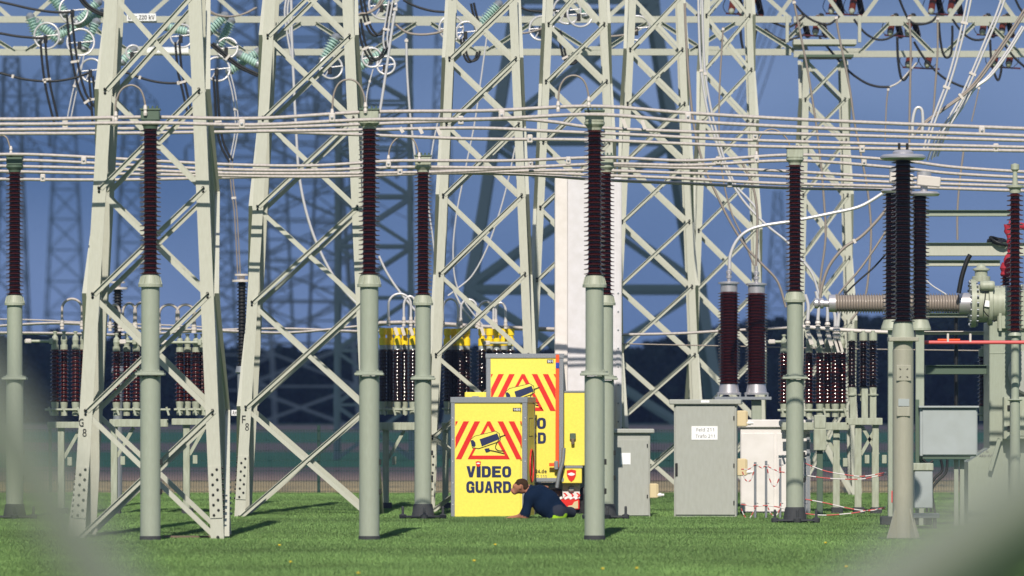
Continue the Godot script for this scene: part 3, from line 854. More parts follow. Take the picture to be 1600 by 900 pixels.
		["dark thin cable lowest between bushing and dark column", [[1386, 395], [1365, 418], [1340, 440], [1318, 462], [1304, 480]], 88.4, 0.014, "cable_black", 0.0, []],
		["tan dropper behind the transformer beams", [[1507, 225], [1500, 280], [1496, 330], [1496, 375]], 98, 0.018, "wire_dull", 0.0, []],
		["thin pale cable running behind the horizontal bushing", [[1440, 430], [1455, 445], [1475, 458], [1500, 475]], 88, 0.012, "wire_bright", 0.0, []],
		["low cable bundle sagging behind the first lattice columns", [[-40, 512], [90, 505], [200, 512], [340, 517], [450, 520], [560, 510], [650, 503]], 94, 0.018, "wire", 0.05, []],
		["second low cable bundle behind the first lattice columns", [[-40, 520], [90, 521], [200, 523], [340, 516], [450, 514], [560, 518], [650, 515]], 94.4, 0.018, "wire", 0.05, []],
		["thin level wire crossing behind the near posts", [[-40, 498], [60, 500], [140, 504], [260, 508], [340, 512]], 94.8, 0.012, "wire", 0.0, []],
		["low rod running from the white column to the tall bushings", [[965, 523], [1060, 521], [1130, 517], [1230, 512]], 90, 0.022, "wire", 0.0, []],
		["thin level wire from the white column to the right-hand posts", [[965, 537], [1150, 541], [1320, 545], [1545, 548]], 90.4, 0.01, "wire_dull", 0.0, []],
		["white rod over the right-hand insulators", [[1230, 508], [1285, 513], [1340, 517], [1392, 519]], 88, 0.03, "clamp", 0.0, []],
		["low rod bundle above the yellow-capped insulators", [[590, 505], [650, 504], [700, 507], [760, 511], [870, 515]], 93.6, 0.03, "wire", 0.05, []],
		["white jumper climbing behind the middle rear post", [[592, 400], [604, 425], [620, 450], [640, 475], [660, 498]], 93, 0.02, "wire_bright", 0.0, []],
		["white jumper climbing behind the third column", [[708, 452], [722, 480], [738, 500], [750, 512]], 93, 0.018, "wire_bright", 0.0, []],
	]
	for c in L: cable("dropper_cable", c[0], "cable", c[1], c[2], c[3], c[4], g, [], c[5], c[6])


# ---------------------------------------------------------------- low insulator sets
func insulator_column(label: String, x: float, yt: float, yb: float, d: float, style: String, dark: bool, group: String, r := 0.079) -> Node3D:
	var h0 := hy(yb, d)
	var len := hy(yt, d) - h0
	var base := Vector3(gx(x, d), h0 - 0.2, -d)
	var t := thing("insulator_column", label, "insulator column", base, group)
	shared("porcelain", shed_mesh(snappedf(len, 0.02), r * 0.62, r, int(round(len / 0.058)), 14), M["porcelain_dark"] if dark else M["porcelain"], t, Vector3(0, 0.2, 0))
	put("foot", mb().lathe(Vector3.ZERO, Vector3.UP, [[0.0, 0.0], [0.052, 0.0], [0.052, 0.08], [0.085, 0.085], [0.085, 0.105], [0.05, 0.108], [0.062, 0.19], [0.062, 0.21], [0.0, 0.21]], 12), M["fitting"], t)
	var top := len + 0.2
	if style == "yellow":
		put("collar", mb().lathe(Vector3(0, top - 0.01, 0), Vector3.UP, [[0.0, 0.0], [0.055, 0.0], [0.055, 0.07], [0.0, 0.07]], 12), M["cabinet_blue"], t)
		put("yellow_cap", mb().lathe(Vector3(0, top + 0.06, 0), Vector3.UP, [[0.0, 0.0], [0.062, 0.0], [0.062, 0.11], [0.045, 0.115], [0.045, 0.16], [0.06, 0.165], [0.06, 0.27], [0.0, 0.275]], 12), M["yellow_cap"], t)
	elif style == "green":
		put("head", mb().lathe(Vector3(0, top - 0.01, 0), Vector3.UP, [[0.0, 0.0], [0.058, 0.0], [0.058, 0.07], [0.04, 0.075], [0.045, 0.11], [0.052, 0.14], [0.045, 0.19], [0.022, 0.22], [0.022, 0.25], [0.034, 0.255], [0.034, 0.275], [0.0, 0.28]], 14), M["fitting"], t)
	elif style == "plain":
		put("head", mb().lathe(Vector3(0, top - 0.01, 0), Vector3.UP, [[0.0, 0.0], [0.065, 0.0], [0.065, 0.11], [0.03, 0.115], [0.03, 0.15], [0.0, 0.15]], 14), M["fitting"], t)
	return t


func table(label: String, x0: float, x1: float, y0: float, y1: float, d: float, legs: Array, key := "fitting") -> Node3D:
	var hb := hy(y1, d)
	var ht := hy(y0, d)
	var w := gx(x1, d) - gx(x0, d)
	var c := Vector3((gx(x0, d) + gx(x1, d)) * 0.5, 0, -d)
	var t := thing("equipment_stand", label, "equipment stand", c, "steel stands under the insulator sets")
	put("crossbeam", mb().bbox(Vector3(0, (ht + hb) * 0.5, 0.12), Vector3(w, ht - hb, 0.05), Basis(), 0.006), M[key], t)
	put("crossbeam", mb().bbox(Vector3(0, (ht + hb) * 0.5, -0.12), Vector3(w, ht - hb, 0.05), Basis(), 0.006), M[key], t)
	for l in legs:
		var x := gx(l, d) - c.x
		var b := mb()
		b.bbox(Vector3(x, hb * 0.5, 0.0), Vector3(0.014, hb, 0.13), Basis(), 0.002)
		b.bbox(Vector3(x - 0.045, hb * 0.5, 0.068), Vector3(0.09, hb, 0.012), Basis(), 0.002)
		b.bbox(Vector3(x - 0.045, hb * 0.5, -0.068), Vector3(0.09, hb, 0.012), Basis(), 0.002)
		var lg := put("leg", b, M[key], t)
		put("knee_brace", mb().bar(Vector3(x, hb - 0.45, 0.02), Vector3(x + (0.25 if x < 0 else -0.25), hb - 0.01, 0.02), 0.05, 0.02, Vector3.BACK), M[key], lg)
		put("foot_collar", mb().bbox(Vector3(x - 0.03, 0.05, 0), Vector3(0.17, 0.14, 0.2), Basis(), 0.01), M["tar"], lg)
		put("junction_box", mb().bbox(Vector3(x + 0.09, hb * 0.62, 0.06), Vector3(0.07, 0.13, 0.06), Basis(), 0.005), M["fitting"], lg)
	return t


func loop(label: String, x0: float, x1: float, yb: float, yt: float, d: float, key := "wire_bright") -> void:
	var pts := [[x0, yb]]
	for k in range(0, 9):
		var a := PI * k / 8.0
		pts.append([lerp(x0, x1, (1.0 - cos(a)) * 0.5), yt + (1.0 - sin(a)) * (yb - yt) * 0.45])
	pts.append([x1, yb])
	var t := cable("jumper_loop", label, "jumper", pts, d, 0.02, key, "jumper loops over the low insulator sets")
	for x in [x0, x1]:
		var c := at(x, yb, d)
		put("lug", mb(t).lathe(c + Vector3(0, -0.12, 0), Vector3.UP, [[0.0, 0.0], [0.03, 0.0], [0.03, 0.03], [0.022, 0.035], [0.034, 0.05], [0.034, 0.08], [0.022, 0.085], [0.03, 0.1], [0.026, 0.15], [0.0, 0.15]], 10), M["clamp"], t)


func low_sets() -> void:
	var ord := ["first", "second", "third", "fourth", "fifth", "sixth"]
	var sets := [
		["set before the dark trees at the yard's end", [86, 100, 118, 130], 545, 629, 86.0, "green", false],
		["set seen through the marked column", [182, 198, 213, 243], 548, 629, 86.0, "green", false],
		["set by the marked column's far leg", [281, 293, 306, 316], 549, 628, 86.0, "green", false],
		["yellow-capped set between the two middle posts", [598, 609, 621, 632, 645], 545, 628, 90.5, "yellow", true, 0.087],
		["yellow-capped set inside the third column", [699, 709, 719, 729], 546, 628, 90.5, "yellow", true, 0.087],
		["yellow-capped set above the boxes", [753, 765, 776, 787, 798], 546, 640, 90.5, "yellow", true, 0.087],
		["dense set behind the post by the white cabinet", [1225, 1264, 1281, 1293, 1305, 1316], 550, 631, 86.5, "green", false, 0.088],
		["slim set beside the dark triple insulator", [1331, 1349, 1364], 531, 606, 86.5, "plain", true],
	]
	for s in sets:
		for k in s[1].size():
			insulator_column("dark brown insulator column, %s of the %s" % [ord[k], s[0]], s[1][k], s[2], s[3], s[4] + 0.12 * (k % 2), s[5], s[6], "insulator columns of the " + s[0], s[7] if s.size() > 7 else 0.079)
	table("stand under the insulator set before the dark trees", 75, 150, 659, 669, 86.0, [100])
	table("stand under the insulator set seen through the marked column", 172, 262, 655, 667, 86.0, [183])
	table("stand under the insulator set by the marked column's far leg", 269, 325, 654, 664, 86.0, [296])
	table("stand under the yellow-capped set between the two middle posts", 593, 660, 660, 672, 90.5, [607])
	table("stand under the yellow-capped set inside the third column", 690, 740, 660, 672, 90.5, [700])
	table("stand under the dense set by the white cabinet", 1222, 1325, 660, 672, 86.5, [1311])
	table("stand under the slim set beside the dark triple insulator", 1322, 1378, 653, 664, 86.5, [1345, 1372])
	for q in [[1333, 1], [1351, 2], [1364, 3]]:
		var t := thing("support_tube", "short square tube carrying the %s column of the slim insulator set" % ord[q[1] - 1], "support tube", at(q[0], 653, 86.5), "short tubes under the slim insulator set")
		put("tube", mb().bbox(Vector3(0, 0.22, 0), Vector3(0.10, 0.45, 0.10), Basis(), 0.006), M["fitting"], t)
	# mechanism bars along the sets
	for q in [[70, 150, 640, "trees-side"], [176, 266, 640, "marked column"], [272, 322, 640, "column's far leg"], [1215, 1325, 641, "white cabinet"], [592, 652, 640, "middle posts"]]:
		var dd := 86.0 if q[0] < 590 or q[0] > 1200 else 90.5
		var t := thing("drive_rod", "horizontal drive rod under the insulator set at the %s" % q[3], "drive rod", at(q[0], q[2], dd + 0.1), "drive rods under the insulator sets")
		put("rod", mb(t).tube([at(q[0], q[2], dd - 0.13), at(q[1], q[2], dd - 0.13)], 0.017, 8), M["fitting"], t)
		for k in 4:
			var x: float = lerp(q[0] + 6.0, q[1] - 6.0, k / 3.0)
			put("lever", mb(t).bar(at(x, q[2] - 4, dd - 0.16), at(x + 4, q[2] + 9, dd - 0.16), 0.03, 0.02, Vector3.BACK), M["fitting"], t)
	# bright switch blades between the columns
	for q in [[38, 84, 533, "set before the dark trees"], [186, 214, 534, "set seen through the marked column"], [250, 316, 535, "set by the marked column's far leg"], [1200, 1228, 534, "set by the white cabinet"], [755, 800, 536, "yellow-capped set above the boxes"]]:
		var dd := 90.4 if q[0] > 700 and q[0] < 900 else 85.9
		var t := thing("switch_blade", "pale switch blade at the %s" % q[3], "switch blade", at(q[0], q[2], dd), "switch blades on the insulator sets")
		put("blade", mb(t).tube([at(q[0], q[2], dd), at(q[1], q[2], dd)], 0.022, 8), M["fitting"], t)
		put("contact", mb(t).bbox(at(q[0] + 6, q[2], dd), Vector3(0.1, 0.07, 0.06), Basis(), 0.01), M["clamp"], t)
		put("contact", mb(t).bbox(at(q[1] - 4, q[2], dd), Vector3(0.06, 0.09, 0.08), Basis(), 0.01), M["fitting"], t)
	loop("tall pale jumper loop at the set before the dark trees", 97, 128, 502, 467, 85.9, "wire")
	loop("pale jumper loop in the marked column, near its shaded leg", 172, 187, 505, 476, 85.9, "wire")
	loop("pale jumper loop in the marked column, beside the near post", 192, 212, 505, 474, 85.9, "wire")
	loop("pale jumper loop hidden partly by the near post", 210, 232, 507, 473, 85.9, "wire")
	loop("pale jumper loop right of the near post", 249, 279, 508, 476, 85.9, "wire")
	loop("pale jumper loop before the marked column's far leg", 276, 304, 508, 476, 85.9, "wire")
	loop("pale jumper loop behind the marked column's far leg", 302, 326, 508, 477, 85.9, "wire")
	loop("white jumper loop over the yellow caps beside the near post", 607, 642, 498, 459, 90.3)
	loop("smaller white jumper loop over the yellow caps", 631, 650, 498, 463, 90.3)
	loop("white jumper loop left in the third column", 692, 716, 500, 467, 90.3)
	loop("white jumper loop right in the third column", 720, 745, 500, 468, 90.3)
	loop("white jumper loop behind the third column's crossing", 748, 771, 502, 471, 90.3)
	loop("white jumper loop at the third column's far leg", 775, 790, 502, 473, 90.3)
	# fan of cable ends over the right set
	var k := 0
	for q in [[[1258, 460], [1263, 478], [1262, 500]], [[1275, 455], [1279, 475], [1278, 500]], [[1290, 470], [1293, 482], [1293, 502]], [[1302, 482], [1305, 496], [1305, 512]], [[1312, 470], [1311, 490], [1309, 512]]]:
		var t := cable("cable_end", "bright cable end, %s of the fan over the dense insulator set" % ord[k], "cable", q, 86.2, 0.026, "wire_bright", "cable ends over the dense insulator set")
		var c := at(q[2][0], q[2][1], 86.2)
		put("lug", mb(t).lathe(c + Vector3(0, -0.16, 0), Vector3.UP, [[0.0, 0.0], [0.03, 0.0], [0.045, 0.03], [0.03, 0.05], [0.045, 0.07], [0.03, 0.09], [0.045, 0.11], [0.03, 0.15], [0.0, 0.15]], 12), M["clamp"], t)
		put("tongue", mb(t).bar(c + Vector3(0, -0.17, 0.05), c + Vector3(0.06, -0.37, 0.05), 0.06, 0.03, Vector3.BACK), M["clamp"], t)
		k += 1
	k = 0
	for x in [617, 628, 641, 660, 752]:
		var t := thing("connector_tongue", "white connector tongue, %s from the near post over the yellow caps" % ord[k], "connector", at(x, 512, 90.2), "white tongues over the yellow caps")
		put("tongue", mb(t).bar(at(x, 511, 90.2), at(x + 4, 524, 90.2), 0.05, 0.03, Vector3.BACK), M["clamp"], t)
		k += 1
	# tall slim insulators behind
	for q in [[184, 452, 572, "seen behind the marked column's shaded leg"], [378, 440, 572, "between the first two columns"]]:
		var t := thing("slim_insulator", "tall slim black insulator " + q[3], "insulator", Vector3(gx(q[0], 92.0), 0, -92.0), "tall slim black insulators")
		var h := hy(q[2], 92.0)
		var l := snappedf(hy(q[1], 92.0) - h, 0.02)
		shared("body", shed_mesh(l, 0.055, 0.085, 24, 14), M["black"], t, Vector3(0, h, 0))
		put("mast", mb().lathe(Vector3.ZERO, Vector3.UP, [[0.075, 0.0], [0.075, h - 0.12], [0.11, h - 0.1], [0.09, h]], 14), M["galv"], t)
		put("head_disc", mb().lathe(Vector3(0, h + l, 0), Vector3.UP, [[0.0, 0.0], [0.16, 0.0], [0.16, 0.035], [0.05, 0.04], [0.05, 0.1], [0.12, 0.1], [0.12, 0.13], [0.0, 0.13]], 16), M["clamp"], t)
	var sg := thing("number_plate", "small white lettered plate on the mast between the first two columns", "sign", at(369, 645, 91.8))
	put("plate", mb().bbox(Vector3.ZERO, Vector3(0.15, 0.09, 0.006), Basis(), 0.001), M["sign_white"], sg)
	lettering("lettering", "AHE0", M["ink"], sg, Vector3(0, 0, 0.005), 0.12, 0.06)


# ---------------------------------------------------------------- tall bushings
func bushings() -> void:
	var d := 90.0
	for q in [[1139, 455, 600, "first"], [1182, 457, 600, "second"]]:
		var h := hy(q[2], d)
		var l := snappedf(hy(q[1], d) - h, 0.02)
		var base := Vector3(gx(q[0], d), h - 0.17, -d)
		var t := thing("tall_bushing", "thick brown bushing with silver caps, %s of the two above the tall cabinet" % q[3], "bushing", base, "thick brown bushings above the tall cabinet")
		shared("porcelain", shed_mesh(l, 0.135, 0.178, 30, 26), M["porcelain"], t, Vector3(0, 0.17, 0))
		put("base_cone", mb().lathe(Vector3.ZERO, Vector3.UP, [[0.0, 0.0], [0.195, 0.0], [0.195, 0.03], [0.165, 0.04], [0.145, 0.17], [0.0, 0.17]], 24), M["alu"], t)
		put("head_cap", mb().lathe(Vector3(0, 0.17 + l, 0), Vector3.UP, [[0.0, 0.0], [0.135, 0.0], [0.135, 0.12], [0.17, 0.125], [0.17, 0.15], [0.1, 0.16], [0.0, 0.17]], 24), M["alu"], t)
		put("terminal", mb().lathe(Vector3(0, 0.17 + l + 0.16, 0), Vector3.UP, [[0.0, 0.0], [0.03, 0.0], [0.03, 0.05], [0.045, 0.055], [0.045, 0.09], [0.03, 0.095], [0.045, 0.13], [0.045, 0.17], [0.026, 0.18], [0.026, 0.26], [0.0, 0.27]], 14), M["alu"], t)
		for s in [-0.17, 0.17]:
			put("support_bolt", mb().lathe(Vector3(s, -0.06, 0.08), Vector3.UP, [[0.0, 0.0], [0.02, 0.0], [0.02, 0.08], [0.0, 0.08]], 8), M["galv"], t)
	var t := thing("bushing_post", "green steel column standing before the white cabinet under the second bushing", "post", Vector3(gx(1182, d), 0, -d))
	var h := hy(617, d) - 0.08
	put("column", mb().bbox(Vector3(0, h * 0.5, 0), Vector3(0.155, h, 0.155), Basis(), 0.01), M["pipe"], t)
	put("head_frame", mb().bbox(Vector3(-0.22, h + 0.025, 0), Vector3(0.9, 0.05, 0.4), Basis(), 0.006), M["galv"], t)


func cabinet(called: String, label: String, x0: float, x1: float, yt: float, d: float, depth: float, key: String, cap: float, cap_h: float, turn := 0.0) -> Node3D:
	var w := gx(x1, d) - gx(x0, d)
	var h := hy(yt, d)
	var t := thing(called, label, "cabinet", Vector3((gx(x0, d) + gx(x1, d)) * 0.5, 0, -d))
	t.rotation.y = turn
	put("body", mb().bbox(Vector3(0, h * 0.5, -depth * 0.5), Vector3(w, h, depth), Basis(), 0.008), M[key], t)
	put("roof", mb().bbox(Vector3(0, h + cap_h * 0.5, -depth * 0.5), Vector3(w + cap * 2, cap_h, depth + cap * 2), Basis(), 0.012), M[key], t)
	return t


func cabinets() -> void:
	# the tall grey one
	var d := 84.0
	var s := FPX / d
	var t := cabinet("control_cabinet", "tall grey steel cabinet with a two-line white name plate", 1053, 1151, 632, d, 0.75, "cabinet", 0.07, 0.075, deg_to_rad(-3.5))
	var w := 98.0 / s
	var dr := put("door", mb().bbox(Vector3(0.0, 0.86, 0.012), Vector3(w - 0.05, 1.62, 0.022), Basis(), 0.006), M["cabinet"], t)
	put("handle", mb().bbox(Vector3(-0.425, 0.72, 0.032), Vector3(0.038, 0.19, 0.022), Basis(), 0.006), M["black"], dr)
	var pl := put("name_plate", mb().bbox(Vector3(-0.01, 1.26, 0.026), Vector3(0.385, 0.2, 0.006), Basis(), 0.001), M["sign_white"], dr)
	lettering("lettering", "Feld 211", M["ink_grey"], pl, Vector3(0.0, 1.31, 0.031), 0.26, 0.052, 0.0, 400)
	lettering("lettering", "Trafo 211", M["ink_grey"], pl, Vector3(0.0, 1.215, 0.031), 0.285, 0.052, 0.0, 400)
	put("roof_label", mb().bbox(Vector3(-0.0, 1.725, 0.073), Vector3(0.125, 0.036, 0.004), Basis(), 0.001), M["sign_white"], t)
	for q in [0.2, 0.75, 1.45]: put("hinge", mb().lathe(Vector3(w * 0.5 - 0.04, q, 0.03), Vector3.UP, [[0.0, 0.0], [0.009, 0.0], [0.009, 0.06], [0.0, 0.06]], 8), M["bolt"], dr)
	# lower one behind the white column
	t = cabinet("control_cabinet", "lower grey cabinet half hidden by the white column", 955, 1016, 677, d, 0.5, "cabinet", 0.06, 0.065)
	put("door", mb().bbox(Vector3(0.02, 0.6, 0.012), Vector3(0.5, 1.12, 0.022), Basis(), 0.006), M["cabinet"], t)
	put("name_plate", mb().bbox(Vector3(-0.075, 0.88, 0.027), Vector3(0.145, 0.17, 0.006), Basis(), 0.001), M["sign_white"], t)
	for y in [0.3, 1.05]: put("hinge", mb().lathe(Vector3(0.245, y, 0.03), Vector3.UP, [[0.0, 0.0], [0.009, 0.0], [0.009, 0.05], [0.0, 0.05]], 8), M["bolt"], t)
	# white one
	d = 86.8
	t = cabinet("control_cabinet", "wide white cabinet with two doors behind the chain barrier", 1157, 1266, 668, d, 0.6, "cabinet_white", 0.05, 0.12, deg_to_rad(-2))
	for x in [-0.27, 0.27]: put("door", mb().bbox(Vector3(x, 0.64, 0.011), Vector3(0.5, 1.2, 0.02), Basis(), 0.006), M["cabinet_white"], t)
	put("plinth", mb().bbox(Vector3(0, 0.02, 0.02), Vector3(1.07, 0.06, 0.02), Basis(), 0.004), M["tar"], t)
	put("side_rail", mb().bbox(Vector3(0.5, 0.62, 0.03), Vector3(0.05, 1.22, 0.03), Basis(), 0.004), M["galv"], t)
	# sockets on the cabinet sides
	for q in [[1159, 654, 15, 25, "upper, on the tall grey cabinet"], [1159, 730, 14, 27, "lower, on the tall grey cabinet"], [1021, 767, 12, 23, "on the lower grey cabinet"]]:
		var c := at(q[0], q[1], 83.9)
		var o := thing("socket_box", "cream electrical socket box, " + q[4], "socket", c, "cream socket boxes on the cabinets")
		put("housing", mb().bbox(Vector3.ZERO, Vector3(q[2] / s, q[3] / s, 0.1), Basis(), 0.012), M["cream"], o)
		put("lid_hood", mb().bbox(Vector3(q[2] / s * 0.45, 0, -0.01), Vector3(0.05, q[3] / s * 0.92, 0.08), Basis(), 0.01), M["cream"], o)
		put("plug", mb().lathe(Vector3(q[2] / s * 0.5, -q[3] / s * 0.28, 0.0), Vector3.RIGHT, [[0.032, 0.0], [0.032, 0.06], [0.02, 0.065], [0.02, 0.1], [0.0, 0.1]], 12), M["white"], o)
	# the white column
	d = 86.75
	var col := thing("white_column", "broad white concrete column rising behind the near post and boxes", "column", Vector3(gx(920, d), 0, -d - 0.5))
	var hh := hy(277, d)
	var sc := FPX / d
	put("shaft", mb().bbox(Vector3(gx(929, d) - col.position.x, hh * 0.5, 0), Vector3(85 / sc, hh, 0.9), Basis(), 0.012), M["concrete"], col)
	put("edge_slab", mb().bbox(Vector3(gx(877, d) - col.position.x, hh * 0.5 - 0.01, 0.03), Vector3(20 / sc, hh, 0.94), Basis(), 0.012), M["concrete_warm"], col)
	put("seam_cover", mb().bbox(Vector3(gx(966, d) - col.position.x, hh * 0.5 - 0.02, 0.456), Vector3(0.06, hh - 0.04, 0.012), Basis(), 0.003), M["concrete"], col)
	for k in 12: put("bolt_head", mb().lathe(Vector3(gx(966, d) - col.position.x, 0.3 + 0.28 * k, 0.46), Vector3.BACK, [[0.014, 0.0], [0.014, 0.014], [0.0, 0.018]], 8), M["galv"], col)


# ---------------------------------------------------------------- the yellow guard boxes
func guard_print(t: Node3D, f: Callable, z: float, top: float, bot: float, l: float, r: float, cx: float) -> void:
	var o := Vector3.BACK
	var pr := func(pts: Array) -> Array:
		var a := []
		for p in pts: a.append(f.call(p[0], p[1]) + Vector3(0, 0, z))
		return a
	var g := Node3D.new()
	g.name = "warning_print"
	t.add_child(g)
	var hgt := bot - top
	var sl := 0.50 * hgt
	var wd := 0.145 * hgt
	# slanting stripes on both sides, cut at the panel edges
	for side in [-1.0, 1.0]:
		var edge := l if side < 0 else r
		for k in 3:
			var xt: float = cx + side * (72.0 / 190.0 * hgt + k * 0.295 * hgt)
			var poly := PackedVector2Array([Vector2(xt - side * wd * 0.0, top), Vector2(xt - side * wd, top), Vector2(xt - side * wd + side * sl, bot), Vector2(xt + side * sl, bot)])
			var clip := PackedVector2Array([Vector2(l, top - 5), Vector2(r, top - 5), Vector2(r, bot + 5), Vector2(l, bot + 5)])
			for pc in Geometry2D.intersect_polygons(poly, clip):
				var pts := []
				for v in pc: pts.append([v.x, v.y])
				if pts.size() > 2: put("stripe", mb().plate(pr.call(pts), o, 0.003), M["red"], g)
	# triangle
	var k := hgt / 190.0
	var tw := 18.0 * k
	put("triangle_side", mb().plate(pr.call([[cx - 8 * k, top], [cx + 8 * k, top], [cx - 85 * k, bot - tw], [cx - 107 * k, bot]]), o, 0.003), M["red"], g)
	put("triangle_side", mb().plate(pr.call([[cx + 8 * k, top + 2], [cx - 4 * k, top + 22 * k], [cx + 82 * k, bot - tw], [cx + 106 * k, bot]]), o, 0.0026), M["red"], g)
	put("triangle_base", mb().plate(pr.call([[cx - 107 * k, bot], [cx - 92 * k, bot - tw], [cx + 92 * k, bot - tw], [cx + 106 * k, bot]]), o, 0.0034), M["red"], g)
	# the drawn camera
	var cam := Node3D.new()
	cam.name = "camera_drawing"
	g.add_child(cam)
	var h := func(pts: Array, dz: float) -> Array:
		var a := []
		for p in pts: a.append(f.call(cx + p[0] * k, top + p[1] * k) + Vector3(0, 0, z + dz))
		return a
	put("camera_outline", mb().plate(h.call([[-93, 91], [-72, 73], [34, 48], [54, 60], [60, 92], [50, 104], [-50, 138], [-84, 134]], 0.004), o, 0.004), M["ink"], cam)
	put("camera_face", mb().plate(h.call([[-90, 92], [-71, 76], [33, 51], [51, 62], [57, 91], [48, 101], [-50, 135], [-82, 131]], 0.007), o, 0.004), M["yellow"], cam)
	put("camera_body", mb().plate(h.call([[-46, 90], [43, 60], [54, 89], [-35, 126]], 0.010), o, 0.004), M["navy"], cam)
	put("camera_lens", mb().plate(h.call([[-92, 96], [-80, 93], [-68, 106], [-66, 122], [-74, 130], [-86, 124]], 0.010), o, 0.004), M["navy"], cam)
	put("camera_plug", mb().plate(h.call([[-22, 138], [2, 134], [6, 150], [-14, 156]], 0.007), o, 0.004), M["navy"], cam)
	for c in [[[50, 80], [72, 72], [84, 68]], [[0, 144], [40, 152], [78, 162]], [[60, 78], [40, 110], [34, 132], [48, 146], [80, 148]]]:
		put("camera_cable", mb().tube(smooth(h.call(c, 0.005), 5), 0.006, 5), M["ink"], cam)


func shield(t: Node3D, c: Vector3, w: float, h: float) -> void:
	var pts := []
	for p in [[-0.5, 0.42], [0, 0.5], [0.5, 0.42], [0.48, 0.0], [0.3, -0.3], [0, -0.5], [-0.3, -0.3], [-0.48, 0.0]]: pts.append(c + Vector3(p[0] * w, p[1] * h, 0))
	var s := put("shield_emblem", mb().plate(pts, Vector3.BACK, 0.004), M["red"], t)
	var e := []
	for p in [[-0.42, 0.12], [-0.2, 0.02], [0, 0.0], [0.2, 0.02], [0.42, 0.12], [0.25, 0.2], [0, 0.26], [-0.25, 0.2]]: e.append(c + Vector3(p[0] * w, p[1] * h, 0.003))
	put("emblem_mark", mb().plate(e, Vector3.BACK, 0.004), M["sign_white"], s)


